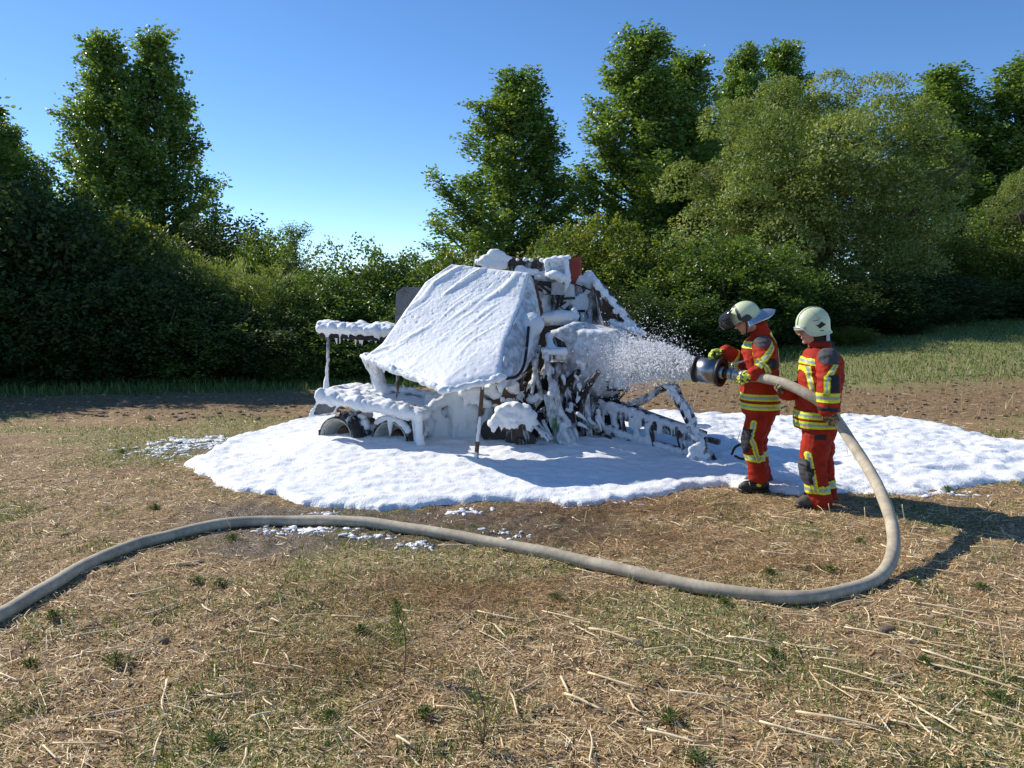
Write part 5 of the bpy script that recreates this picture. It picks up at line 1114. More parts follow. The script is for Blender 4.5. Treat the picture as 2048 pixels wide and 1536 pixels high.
def helmet1(body, O, hc, hf, hu, hl, fwd, lat):
    c = hc + hu * 0.062 - hf * 0.004
    V, Q = dome(c, hf, hu, hl, 0.142, 0.118, 0.125, lambda a: angint(a, [(0, -0.055), (35, -0.052), (60, -0.035), (110, -0.055), (180, -0.02)]))
    h = shell(ob('helmet', mesh_from('helmet', V - O, Q), M['helmet'], body)); tag(h, 'pale yellow green helmet with dark visor pushed up')
    n = 28; prof = [(0.125, 0.085), (0.17, 0.088), (0.215, 0.068), (0.245, 0.028), (0.248, -0.018), (0.232, -0.055)]
    az = np.linspace(-1.25, 1.25, n); V = np.concatenate([c + (a * (0.35 + 0.65 * np.cos(az)))[:, None] * hf + (0.135 * np.sin(az))[:, None] * hl + b_ * hu for a, b_ in catmull(np.array([(p[0], p[1], 0) for p in prof]), np.zeros(len(prof)), 3)[0][:, :2]])
    m_ = len(V) // n; shell(ob('visor', mesh_from('visor', V - O, gridq(m_, n)), M['visor'], h), 0.003)
    # visor rail over the shell and its side mount
    V, Q = dome(c, hf, hu, hl, 0.145, 0.121, 0.128, lambda a: angint(a, [(0, -0.055), (35, -0.052), (60, -0.035), (110, -0.055), (180, -0.02)]))
    C = V[Q].mean(1) - c; a_f = C @ hf; a_u = C @ hu
    k = (np.abs(a_f - 0.062 - 0.1 * np.maximum(0, a_u) * 0.2) < 0.009); sub_mesh('visor_rail', V, Q, k, 0.002, M['helmet_trim'], h, O)
    for s in (-1, 1):
        mb = MB(); pts = [(0.06, -0.03), (0.04, -0.008), (-0.005, 0.002), (-0.03, -0.015), (-0.04, -0.05), (0.0, -0.062), (0.045, -0.058)]; poly = [c + hf * (a - 0.0) + hl * s * 0.119 + hu * b_ for a, b_ in pts]; mb.prism(poly, hl * s * 0.014); ob('visor_mount', mb.mesh('visor_mount', O, False), M['helmet_trim'], h)
    az = np.linspace(0, 2 * math.pi, 60, endpoint=False); zb = angint(az, [(0, -0.055), (35, -0.052), (60, -0.035), (110, -0.055), (180, -0.02)])
    rim = c + (0.146 * np.cos(az))[:, None] * hf + (0.122 * np.sin(az))[:, None] * hl + zb[:, None] * hu; k = np.abs((np.degrees(az) + 180) % 360 - 180) > 75
    r2 = rim[k]; mb = MB(); mb.tube(r2, 0.005, 6); ob('rim_trim', mb.mesh('rim_trim', O), M['helmet_trim'], h)
    # silver neck cloth flaring out behind
    az = np.linspace(math.radians(88), math.radians(272), 34); zb = angint(az, [(0, -0.055), (60, -0.035), (110, -0.055), (180, -0.02)]); rows = []
    for t_ in np.linspace(0, 1, 12):
        back = np.clip(-np.cos(az), 0, 1); R = 1 + t_ * (0.10 + 0.95 * back); drop = zb - t_ * (0.075 + 0.012 * np.cos(az * 5)) * (1 - 0.15 * back) + 0.012 * math.sin(t_ * 3.1) * back
        rows.append(c + (R * 0.138 * np.cos(az))[:, None] * hf + ((1 + 0.22 * t_) * 0.118 * np.sin(az) * (1 + 0.25 * t_ * back))[:, None] * hl + drop[:, None] * (hu * 0.75 + np.array([0, 0, 0.25])))
    shell(ob('neck_cloth', mesh_from('neck_cloth', np.concatenate(rows) - O, gridq(12, 34)), M['silver_cloth'], h), 0.003)
    mb = MB(); mb.tube([c + hf * 0.02 + hl * 0.09 - hu * 0.06, hc + hf * 0.03 + hl * 0.072 - hu * 0.06, hc + hf * 0.055 - hu * 0.115 + hl * 0.02, hc + hf * 0.055 - hu * 0.115 - hl * 0.02, hc + hf * 0.03 - hl * 0.072 - hu * 0.06, c + hf * 0.02 - hl * 0.09 - hu * 0.06], 0.008, 6, 3); ob('chin_strap', mb.mesh('chin_strap', O), M['helmet_trim'], h)
til = 0.42; f1 = np.array([-0.985, 0.17, 0.0]); f1 /= np.linalg.norm(f1); hf1 = f1 * math.cos(til) - np.array([0, 0, math.sin(til)]); hu1 = f1 * math.sin(til) + np.array([0, 0, math.cos(til)])
per1 = build_person((p1(1515, 985)[0], Y1), 'person aiming the foam nozzle, red turnout suit, helmet with dark visor pushed up', J1, (-0.985, 0.17), T1, [0.11, 0.11, 0.099, 0.09, 0.094], (p1(1493, 641), hf1, hu1), stripes1,
    {'L': M['glove_bright'], 'R': M['glove_bright']}, helmet1, 5, trousers1,
    {'L': (np.append(P(1476, 986, Y1 - 0.1)[:2], g1), np.append(P(1537, 986, Y1 - 0.1)[:2], g1), M['boot_black']), 'R': (np.append(P(1486, 982, Y1 + 0.14)[:2], g1), np.append(P(1544, 982, Y1 + 0.14)[:2], g1), M['boot_black'])})

# ---------------- second firefighter: carries the hose
Y2 = 6.98
def p2(px, py, dy=0.0): return P(px, py, Y2 + dy)
g2 = float(gz(p2(1632, 1028)[0], Y2)[0]) + 0.01
J2 = dict(neck=p2(1640, 692), Lsh=p2(1656, 718, -0.23), Lel=p2(1657, 782, -0.33), Lwr=p2(1656, 818, -0.34), Rsh=p2(1630, 716, 0.18), Rel=p2(1612, 778, 0.17), Rwr=p2(1572, 784, 0.04),
          Lhip=p2(1636, 858, -0.09), Rhip=p2(1640, 856, 0.09), Lkn=p2(1625, 932, -0.11), Rkn=p2(1641, 928, 0.10), Lan=p2(1640, 1002, -0.10), Ran=p2(1652, 996, 0.12), sleeve=(0.098, 0.092, 0.078), collar=0.0)
J2['Lhand'] = (p2(1657, 822, -0.37), (0.45, 0.06, -0.88), (0.3, 0.9, 0.15), (0.45, 0.6, 0.5), 1.12, 0.4)
J2['Rhand'] = (p2(1570, 784, 0.03), (-0.75, -0.25, 0.35), (0.35, -0.55, 0.75), (0.75, 0.8, 0.6), 1.1, 0.5)
T2 = [(p2(1632, 856), 0.178, 0.215), (p2(1632, 835), 0.188, 0.225), (p2(1636, 795), 0.178, 0.215), (p2(1641, 755), 0.185, 0.215), (p2(1643, 722), 0.175, 0.22), (p2(1642, 704), 0.135, 0.175), (p2(1641, 695), 0.09, 0.105)]
def stripes2(e):
    C, z_ = e['C'], e['C'][:, 2]; zz = lambda py: P(1635, py, Y2)[2]; out = []; ny = e['FN'][:, 1]
    tor = e['tors'] | ((z_ < zz(812)) & (np.minimum(e['dl2'], e['dr2']) > 0.095))
    out.append(('reflective_stripe', tor, z_ - zz(826), 0.062, None)); out.append(('reflective_stripe', tor, z_ - zz(844), 0.062, None))
    def line(a, c, Yd):
        a, c = P(*a, Yd)[[0, 2]], P(*c, Yd)[[0, 2]]; q = C[:, [0, 2]]; ev = c - a; L = np.linalg.norm(ev); t = ((q - a) @ ev) / L ** 2
        return (q - a) @ np.array([-ev[1], ev[0]]) / L, (t > 0) & (t < 1)
    out.append(('chest_stripe', e['tors'] & (e['tf'] > 0.1), (z_ - zz(722)) + 0.25 * (e['tf'] - 0.6) * -0.1, 0.056, None))
    d, k = line((1613, 732), (1619, 785), Y2 - 0.1); out.append(('front_stripe', e['tors'] & k & (ny < 0.2), d, 0.036, None))
    d, k = line((1683, 712), (1679, 812), Y2); out.append(('back_stripe', e['tors'] & k & (ny < 0.6), d, 0.04, [M['stripe_yellow'], M['stripe_yellow']]))
    d, k = line((1676, 690), (1686, 712), Y2); out.append(('shoulder_stripe', e['tors'] & k & (ny < 0.7), d, 0.03, [M['stripe_yellow'], M['stripe_yellow']]))
    d, k = line((1672, 728), (1650, 756), Y2 - 0.33); out.append(('sleeve_stripe', e['left_arm'] & k & (ny < 0.2), d, 0.042, None))
    d, k = line((1651, 752), (1645, 790), Y2 - 0.33); out.append(('sleeve_stripe', e['left_arm'] & k & (ny < 0.3), d, 0.046, None))
    out.append(('cuff_stripe', e['left_arm'] & (z_ > zz(830)), z_ - P(1656, 794, Y2 - 0.33)[2], 0.082, None))
    d = np.linalg.norm((C - (J2['Lsh'] + np.array([-0.01, -0.05, 0.03]))) * np.array([1, 1, 0.85]), axis=1); out.append(('shoulder_pad', (d < 0.09) & (ny < 0.4) & (z_ > zz(735)), d * 0, 1, [M['pad_grey'], M['pad_grey']]))
    cc = P(1669, 768, Y2 - 0.4); out.append(('elbow_pad', e['left_arm'] & (np.abs(C[:, 0] - cc[0]) < 0.042) & (np.abs(z_ - cc[2]) < 0.07) & (ny < 0.35), z_ * 0, 1, [M['pad_black'], M['pad_black']]))
    d, k = line((1640, 816), (1672, 818), Y2 - 0.33); out.append(('cuff_pad', e['left_arm'] & (ny < 0.3), d, 0.03, [M['pad_black'], M['pad_black']]))
    return out
def trousers2(e):
    C, z_, ny = e['C'], e['C'][:, 2], e['FN'][:, 1]; zz = lambda py: P(1630, py, Y2 - 0.1)[2]; out = []
    pl = [P(px, py, Y2 - 0.2)[[0, 2]] for px, py in ((1617, 910), (1622, 940), (1633, 984))]; q = C[:, [0, 2]]; d = np.full(len(q), 9.0)
    for a, c in zip(pl[:-1], pl[1:]):
        ev = c - a; t = np.clip(((q - a) @ ev) / (ev @ ev), 0, 1); d = np.minimum(d, np.linalg.norm(q - a - t[:, None] * ev, axis=1))
    side = e['left'] & (ny < -0.1); out.append(('side_stripe', side, d, 0.05, None))
    for s in ('left', 'right'): out.append(('leg_band', e[s] & ~(side & (d < 0.028)), z_ - zz(976), 0.07, None))
    for s in ('left', 'right'): out.append(('knee_pad', e[s] & ((e['FN'] @ e['fwd']) > 0.3) & (z_ < zz(914)) & (z_ > zz(966)), z_ * 0, 1, [M['pad_grey']]))
    cc = P(1640, 874, Y2 - 0.2); out.append(('pocket_flap', side & (np.abs(C[:, 0] - cc[0]) < 0.05) & (np.abs(z_ - cc[2]) < 0.018 + 0.12 * np.clip(C[:, 0] - cc[0] + 0.03, 0, 0.1)), z_ * 0, 1, [M['pad_black']]))
    cc = P(1615, 863, Y2 - 0.2); out.append(('hip_loop', e['left'] & (np.abs(C[:, 0] - cc[0]) < 0.03) & (np.abs(z_ - cc[2]) < 0.014), z_ * 0, 1, [M['pad_black']]))
    return out
def helmet2(body, O, hc, hf, hu, hl, fwd, lat):
    c = hc + hu * 0.066 - hf * 0.01; zb = lambda a: angint(a, [(0, -0.022), (25, -0.03), (42, -0.055), (55, -0.10), (75, -0.108), (120, -0.10), (180, -0.085)])
    V, Q = dome(c, hf, hu, hl, 0.150, 0.122, 0.140, zb, flare=0.016)
    h = shell(ob('helmet', mesh_from('helmet', V - O, Q), M['helmet'], body)); tag(h, 'pale yellow green helmet with black emblem on its side')
    V, Q = dome(c, hf, hu, hl, 0.152, 0.124, 0.142, zb, flare=0.016); Cc = V[Q].mean(1) - c
    k = (np.abs(Cc @ hl) < 0.012) & (Cc @ hu > 0.0); sub_mesh('crest', V, Q, k, 0.004, M['helmet'], h, O)
    # front reflective panel, seam, emblem, red dash, maker line: laid on the shell's side
    def on_shell(a, b_):
        s = math.sqrt(max(0.0, 1 - (a / 0.152) ** 2 - (max(b_, 0) / 0.142) ** 2)); return c + hf * a + hu * b_ + hl * (0.124 * s + 0.003)
    def decal(nm, pts, mat, t=0.0025, n=1):
        P3 = []
        for (a, b_), (a2, b2) in zip(pts, pts[1:] + pts[:1]):
            for s in np.linspace(0, 1, 4, endpoint=False): P3.append(on_shell(a + (a2 - a) * s, b_ + (b2 - b_) * s))
        mb = MB(); mb.prism(P3, hl * t); ob(nm, mb.mesh(nm, O, False), mat, h)
    decal('emblem', [(-0.006, 0.018), (0.036, -0.012), (0.006, -0.042), (-0.056, -0.012)], M['pad_black'])
    decal('emblem_highlight', [(-0.002, 0.022), (0.033, -0.005), (0.028, -0.011), (0.000, 0.008)], M['decal_white'], 0.004)
    decal('red_dash', [(0.062, 0.022), (0.062, 0.028), (0.008, 0.036), (0.008, 0.030)], M['decal_red'])
    for k in range(5): decal('lettering', [(-0.004 - k * 0.007, -0.066), (0.001 - k * 0.007, -0.066), (0.001 - k * 0.007, -0.059), (-0.004 - k * 0.007, -0.059)], M['pad_black'], 0.0015)
    mb = MB(); mb.tube([on_shell(a, b_) for a, b_ in ((0.052, 0.122), (0.035, 0.09), (0.018, 0.055), (-0.01, 0.042))], 0.0018, 5, 4); ob('shell_seam', mb.mesh('shell_seam', O), simple('seam', (0.33, 0.36, 0.22), 0.5), h)
    V2 = []; az = np.linspace(-0.75, 0.75, 16)
    for t_ in np.linspace(0, 1, 7): V2.append(c + (0.153 * np.cos(az) + 0.012 * t_)[:, None] * hf + (0.125 * np.sin(az))[:, None] * hl + (-0.02 - 0.032 * t_ + 0 * az)[:, None] * hu)
    shell(ob('brim_visor', mesh_from('brim_visor', np.concatenate(V2) - O, gridq(7, 16)), simple('clear_grey', (0.30, 0.31, 0.33), 0.2), h), 0.003)
    az = np.linspace(math.radians(118), math.radians(242), 24); rows = []
    for t_ in np.linspace(0, 1, 8): rows.append(c + ((0.14 + 0.0 * t_) * np.cos(az))[:, None] * hf + (0.112 * np.sin(az))[:, None] * hl + (-0.09 - 0.075 * t_ + 0.004 * np.cos(az * 9))[:, None] * hu)
    shell(ob('neck_cloth', mesh_from('neck_cloth', np.concatenate(rows) - O, gridq(8, 24)), M['white_cloth'], h), 0.003)
    # black hood round neck and jaw
    mb = MB(); mb.ball(hc - hf * 0.028 - hu * 0.03, (0.072, 0.078, 0.085), 14, np.array([hf, hl, hu])); mb.tube([hc - hf * 0.03 - hu * 0.05, J2['neck'] + (0.005, 0, 0.03), J2['neck'] + (0.0, 0, -0.03)], [0.08, 0.082, 0.105], 14, 3); mb.tube([hc - hf * 0.09 - hu * 0.08, J2['neck'] + (0.09, 0, 0.0)], [0.05, 0.04], 10)
    V, F = mb.arrays(); V, Q = remesh(V, F, 0.008, 3); ob('neck_hood', mesh_from('neck_hood', V - O, Q), M['pad_black'], body)
til = 0.08; f2 = np.array([-0.99, -0.14, 0.0]); f2 /= np.linalg.norm(f2); hf2 = f2 * math.cos(til) - np.array([0, 0, math.sin(til)]); hu2 = f2 * math.sin(til) + np.array([0, 0, math.cos(til)])
per2 = build_person((p2(1632, 1028)[0], Y2), 'person carrying the hose under the arm, red turnout suit, helmet with black emblem', J2, (-0.99, 0.12), T2, [0.12, 0.125, 0.112, 0.098, 0.102], (p2(1624, 661), hf2, hu2), stripes2,
    {'L': M['glove_tan'], 'R': M['glove_tan']}, helmet2, 9, trousers2,
    {'L': (np.append(P(1590, 1028, Y2 - 0.1)[:2], g2), np.append(P(1655, 1028, Y2 - 0.1)[:2], g2), M['boot_dust']), 'R': (np.append(P(1606, 1020, Y2 + 0.14)[:2], g2), np.append(P(1668, 1020, Y2 + 0.14)[:2], g2), M['boot_black'])})

# ---------------- foam branch pipe
M['steel'] = simple('steel', (0.30, 0.305, 0.32), 0.34, 1.0, 0.08, 40, 0.05, 60)
M['alu'] = simple('alu', (0.42, 0.43, 0.44), 0.42, 0.9, 0.15, 40, 0.1)
M['black_rubber'] = simple('black_rubber', (0.012, 0.011, 0.012), 0.5, 0, 0.3, 30)
M['nozzle_dark'] = simple('nozzle_dark', (0.03, 0.025, 0.022), 0.55, 0, 0.5, 18)
noz = empty('foam_nozzle', tuple(nz_rear), 'wide steel foam nozzle with black rims, held out towards the baler', 'nozzle')
Lz = np.linalg.norm(nz_front - nz_rear)
def ring_prof(prof, n=40):
    mb = MB(); d = nz_d; r = np.cross(d, (0, 0, 1)); r /= np.linalg.norm(r); u = np.cross(r, d); a = np.arange(n) * 2 * math.pi / n; k = len(prof)
    V = np.concatenate([nz_rear + d * t_ + R * (np.cos(a)[:, None] * r + np.sin(a)[:, None] * u) for t_, R in prof]); i = np.arange(n); j = (i + 1) % n
    Q = np.concatenate([np.stack([q * n + i, q * n + j, ((q + 1) % k) * n + j, ((q + 1) % k) * n + i], 1) for q in range(k)]); mb.add(V, Q); return mb
Rb = 0.118
def npart(nm, prof, mat, par=None): return ob(nm, ring_prof(prof).mesh(nm, nz_rear), mat, par or noz)
npart('barrel', [(Lz - 0.23, Rb), (Lz, Rb), (Lz, Rb - 0.006), (Lz - 0.23, Rb - 0.006)], M['steel'])
npart('front_rim', [(Lz - 0.02, Rb + 0.002), (Lz - 0.012, Rb + 0.012), (Lz + 0.008, Rb + 0.012), (Lz + 0.012, Rb), (Lz + 0.004, Rb - 0.012), (Lz - 0.02, Rb - 0.006)], M['black_rubber'])
npart('rear_rim', [(Lz - 0.25, Rb + 0.004), (Lz - 0.26, Rb + 0.018), (Lz - 0.235, Rb + 0.018), (Lz - 0.215, Rb + 0.002), (Lz - 0.22, Rb - 0.01), (Lz - 0.25, Rb - 0.012)], M['black_rubber'])
npart('inlet_cone', [(Lz - 0.24, Rb - 0.01), (Lz - 0.2, Rb * 0.75), (Lz - 0.19, 0.05), (Lz - 0.18, 0.05), (Lz - 0.18, Rb * 0.78), (Lz - 0.22, Rb - 0.007)], M['nozzle_dark'])
npart('coupling', [(0.05, 0.038), (0.06, 0.052), (0.10, 0.052), (0.105, 0.045), (0.14, 0.045), (0.145, 0.056), (0.19, 0.056), (0.21, 0.04), (0.27, 0.03), (0.27, 0.005), (0.05, 0.005)], M['alu'])
npart('dark_sleeve', [(0.10, 0.047), (0.142, 0.047), (0.142, 0.03), (0.10, 0.03)], M['nozzle_dark'])
npart('hose_coupling', [(-0.09, 0.047), (-0.085, 0.055), (-0.05, 0.055), (-0.045, 0.046), (0.0, 0.046), (0.01, 0.058), (0.05, 0.058), (0.055, 0.04), (0.055, 0.005), (-0.09, 0.005)], M['alu'])
mb = MB(); q0 = nz_rear + nz_d * 0.06 + np.array([0, 0, 0.05]); mb.tube([q0, q0 + (0.0, 0, 0.04), q0 + (0.05, 0, 0.055), q0 + (0.11, -0.01, 0.075)], [0.012, 0.011, 0.009, 0.008], 8, 3); ob('valve_handle', mb.mesh('valve_handle', nz_rear), M['alu'], noz)
for k in range(4):
    a = k * 1.57 + 0.6; r = np.cross(nz_d, (0, 0, 1)); r /= np.linalg.norm(r); u = np.cross(r, nz_d); o_ = math.cos(a) * r + math.sin(a) * u
    mb = MB(); mb.tube([nz_rear + nz_d * 0.2 + o_ * 0.05, nz_rear + nz_d * (Lz - 0.235) + o_ * (Rb - 0.005)], 0.007, 6); ob('brace', mb.mesh('brace', nz_rear), M['nozzle_dark'], noz)

# ---------------- hose
hs_ = [nz_rear - nz_d * 0.06, P(1500, 752, 7.22), P(1530, 757, 7.08), P(1572, 768, 6.92), P(1610, 786, 6.78), P(1642, 806, 6.70), P(1672, 838, 6.66), P(1700, 880, 6.52), P(1738, 940, 6.18), P(1772, 1005, 5.78), P(1791, 1065, 5.42), P(1786, 1125, 5.15), P(1758, 1160, 5.0), P(1710, 1183, 4.9)]
gp = [G(1640, 1192, 0.05), G(1550, 1190, 0.05), G(1420, 1172, 0.05), G(1300, 1148, 0.05), G(1170, 1118, 0.05), G(1050, 1094, 0.05), G(940, 1074, 0.05), G(830, 1056, 0.05), G(720, 1043, 0.05), G(600, 1036, 0.05), G(480, 1041, 0.05), G(380, 1056, 0.05), G(280, 1083, 0.05), G(190, 1118, 0.05), G(100, 1168, 0.05), G(0, 1225, 0.05), G(-120, 1290, 0.05), G(-300, 1350, 0.05), G(-560, 1400, 0.05)]
for p in gp: p[2] = float(gz(p[0], p[1])[0]) + 0.036
pts, rr = catmull(np.array(hs_ + gp), np.full(len(hs_ + gp), 0.0445), 9)
ong = np.arange(len(pts)) > 9 * (len(hs_) - 1)
pts[ong, 2] = np.array([float(gz(p[0], p[1])[0]) for p in pts[ong]]) + 0.036
for _ in range(8): pts[1:-1, 2] = (pts[:-2, 2] + 2 * pts[1:-1, 2] + pts[2:, 2]) / 4
k_ = 9 * (len(hs_) - 1)
for _ in range(60): pts[k_ - 40:k_ + 40] = (pts[k_ - 41:k_ + 39] + 2 * pts[k_ - 40:k_ + 40] + pts[k_ - 39:k_ + 41]) / 4
rr = rr * (1 + 0.03 * (vnoise(xyz(np.arange(len(pts)) * 0.35, 0 * rr), 3) - 0.5))
m, nt, b, o = new_mat('hose_fabric'); w = noise(nt, 5.0, 5, 0.65); st_ = noise(nt, 26.0, 4, 0.6)
cc = mixc(nt, ramp(nt, w, [(0.42, 0.0), (0.72, 0.75)]), ramp(nt, st_, [(0.3, (0.40, 0.335, 0.24)), (0.7, (0.56, 0.49, 0.37))]), (0.22, 0.18, 0.13))
nt.links.new(cc, b.inputs['Base Color']); b.inputs['Roughness'].default_value = 0.8; bump(nt, b, noise(nt, 320.0, 2), 0.25, 0.003); M['hose'] = m
mb = MB(); mb.tube(pts, rr, 20); o_ = np.array([pts[len(pts) // 2][0], pts[len(pts) // 2][1], 0.0])
hose = ob('fire_hose', mb.mesh('fire_hose', o_), M['hose'], None, tuple(o_)); tag(hose, 'thick beige fire hose looping across the stubble to the nozzle', 'hose')
mb = MB(); k0 = 4; mb.tube(pts[2:14], rr[2:14] * 1.12, 18); ob('binding', mb.mesh('binding', o_), simple('binding_grey', (0.30, 0.30, 0.29), 0.6, 0, 0.15, 60, 0.4, 200), hose)

# ---------------- foam jet from the nozzle
m, nt, b, o = new_mat('spray'); nt.links.new(ramp(nt, noise(nt, 30.0, 2), [(0.3, (0.88, 0.9, 0.92)), (0.7, (0.96, 0.97, 0.98))]), b.inputs['Base Color']); b.inputs['Roughness'].default_value = 0.4
tr = N(nt, 'ShaderNodeBsdfTranslucent'); tr.inputs[0].default_value = (0.97, 0.98, 1.0, 1); mx = N(nt, 'ShaderNodeMixShader'); mx.inputs[0].default_value = 0.5
nt.links.new(b.outputs[0], mx.inputs[1]); nt.links.new(tr.outputs[0], mx.inputs[2]); nt.links.new(mx.outputs[0], o.inputs[0]); M['spray'] = m
jr = np.random.default_rng(77); jet = MB()
ico_v = np.array([(0, 0, 1), (.894, 0, .447), (.276, .851, .447), (-.724, .526, .447), (-.724, -.526, .447), (.276, -.851, .447), (.724, .526, -.447), (-.276, .851, -.447), (-.894, 0, -.447), (-.276, -.851, -.447), (.724, -.526, -.447), (0, 0, -1)])
ico_f = np.array([(0, 1, 2), (0, 2, 3), (0, 3, 4), (0, 4, 5), (0, 5, 1), (1, 6, 2), (2, 7, 3), (3, 8, 4), (4, 9, 5), (5, 10, 1), (2, 6, 7), (3, 7, 8), (4, 8, 9), (5, 9, 10), (1, 10, 6), (11, 7, 6), (11, 8, 7), (11, 9, 8), (11, 10, 9), (11, 6, 10)])
hit = P(1236, 722, 8.95); mouth = nz_front; jd = hit - mouth; jl = np.linalg.norm(jd); jd /= jl; jr1 = np.cross(jd, (0, 0, 1)); jr1 /= np.linalg.norm(jr1); ju1 = np.cross(jr1, jd)
def blobs(n, s, rad, r_lo, r_hi, ext=1.0):
    a = jr.random(n) * 2 * math.pi; rho = rad * np.sqrt(jr.random(n)) if ext == 1.0 else rad * np.abs(jr.normal(0, 0.55, n)) * ext
    C = mouth + jd * (s * jl)[:, None] + (rho * np.cos(a))[:, None] * jr1 + (rho * np.sin(a) * 0.95)[:, None] * ju1
    C[:, 2] += 0.05 * np.sin(s * 3.0) - 0.05 * s ** 2
    r = r_lo + (r_hi - r_lo) * jr.random(n) ** 3
    st = jr.uniform(0.7, 1.5, (n, 1, 3))
    V = (C[:, None, :] + ico_v[None] * r[:, None, None] * st).reshape(-1, 3); F = (np.arange(n)[:, None, None] * 12 + ico_f[None]).reshape(-1, 3); jet.add(V, F)
s = jr.random(9000) ** 0.9; blobs(9000, s * 0.8, 0.104 + 0.15 * s, 0.003, 0.012)
s = jr.uniform(0.15, 0.95, 4200); blobs(4200, s, 0.13 + 0.20 * s, 0.003, 0.012)
s = jr.uniform(0.2, 1.05, 11000); blobs(11000, s, 0.19 + 0.25 * s, 0.0018, 0.007, 1.2)
s = jr.uniform(0.6, 1.05, 900); blobs(900, s, 0.42 + 0 * s, 0.003, 0.009, 1.1)
V, F = jet.arrays(); o_ = mouth
tag(ob('foam_jet', mesh_from('foam_jet', V - o_, F, True), M['spray'], None, tuple(o_)), 'white spray of foam bursting from the nozzle towards the baler', 'foam jet', kind='stuff')

# fine mist inside the jet: a soft cone of drifting droplets
mc = MB(); ml = jl * 1.0; mc.tube([(0, 0, 0.03), (0, 0, ml * 0.5), (0, 0, ml)], [0.16, 0.36, 0.62], 24, 1, 1, False)
mist = ob('foam_mist', mc.mesh('foam_mist')); mist.location = tuple(mouth); mist.rotation_euler = Vector(jd).to_track_quat('Z', 'Y').to_euler()
tag(mist, 'fine white mist drifting round the foam jet', 'foam mist', kind='stuff')
m = bpy.data.materials.new('mist'); m.use_nodes = True; nt = m.node_tree; nt.nodes.clear(); out = N(nt, 'ShaderNodeOutputMaterial'); pv = N(nt, 'ShaderNodeVolumePrincipled'); pv.inputs['Color'].default_value = (0.995, 0.997, 1.0, 1); pv.inputs['Anisotropy'].default_value = 0.2
tc = N(nt, 'ShaderNodeTexCoord'); sx = N(nt, 'ShaderNodeSeparateXYZ'); nt.links.new(tc.outputs['Object'], sx.inputs[0])
r2 = mth(nt, 'SQRT', mth(nt, 'ADD', mth(nt, 'POWER', sx.outputs[0], 2.0), mth(nt, 'POWER', sx.outputs[1], 2.0))); rel = mth(nt, 'DIVIDE', r2, mth(nt, 'ADD', mth(nt, 'MULTIPLY', sx.outputs[2], 0.19), 0.125))
fall = mth(nt, 'SUBTRACT', 1.0, rel, True); zfall = mth(nt, 'SUBTRACT', 1.0, mth(nt, 'DIVIDE', sx.outputs[2], ml), True)
ns_ = ramp(nt, noise(nt, 9.0, 3, 0.6, vec_scale=(1, 1, 0.5)), [(0.35, 0.15), (0.65, 1.0)])
dn = mth(nt, 'MULTIPLY', mth(nt, 'MULTIPLY', fall, mth(nt, 'ADD', mth(nt, 'MULTIPLY', mth(nt, 'POWER', zfall, 2.0), 110.0), 2.0)), ns_)
nt.links.new(dn, pv.inputs['Density']); nt.links.new(pv.outputs[0], out.inputs['Volume']); mist.data.materials.append(m)
# ------------------------------------------------------------------ straw, grass and weeds on the field
sr = np.random.default_rng(21)
def strip_arrays(C, A, L, W, Tilt, bend, rng):
    """short flat stalks: three cross sections, slightly bent"""
    n = len(C); d = np.stack([np.cos(A) * np.cos(Tilt), np.sin(A) * np.cos(Tilt), np.sin(Tilt)], 1); s = np.stack([-np.sin(A), np.cos(A), 0 * A], 1)
    roll = rng.normal(0, 0.6, n); s = s * np.cos(roll)[:, None] + np.array([0, 0, 1.0]) * np.sin(roll)[:, None]
    up = np.array([0, 0, 1.0]) * (bend * L)[:, None]; side = s * 0.5 * W[:, None]
    r = [C - d * (L / 2)[:, None], C + up, C + d * (L / 2)[:, None]]
    V = np.stack([r[0] - side, r[0] + side, r[1] - side, r[1] + side, r[2] - side, r[2] + side], 1).reshape(-1, 3)
    k = np.arange(n)[:, None] * 6; F = np.concatenate([k + [0, 1, 3, 2], k + [2, 3, 5, 4]]); return V, F
def scatter(n, ylo, yhi, pw=1.0, spread=1.6):
    y = ylo + (yhi - ylo) * sr.random(n) ** pw; x = (sr.random(n) * 2 - 1) * (0.68 * y + spread); return x, y
M['straw'] = leaf_mat('straw', [(0.20, 0.115, 0.048), (0.47, 0.31, 0.145), (0.72, 0.53, 0.28), (0.88, 0.74, 0.50)], 0.12, 0.55, 0.4)
M['straw_red'] = leaf_mat('straw_red', [(0.18, 0.095, 0.04), (0.32, 0.18, 0.08), (0.46, 0.28, 0.13)], 0.1, 0.6, 0.3)
M['grass'] = leaf_mat('grass', [(0.055, 0.10, 0.022), (0.11, 0.18, 0.04), (0.20, 0.28, 0.075), (0.42, 0.43, 0.17)], 0.3, 0.5, 0.4)
parts = []; rn = []
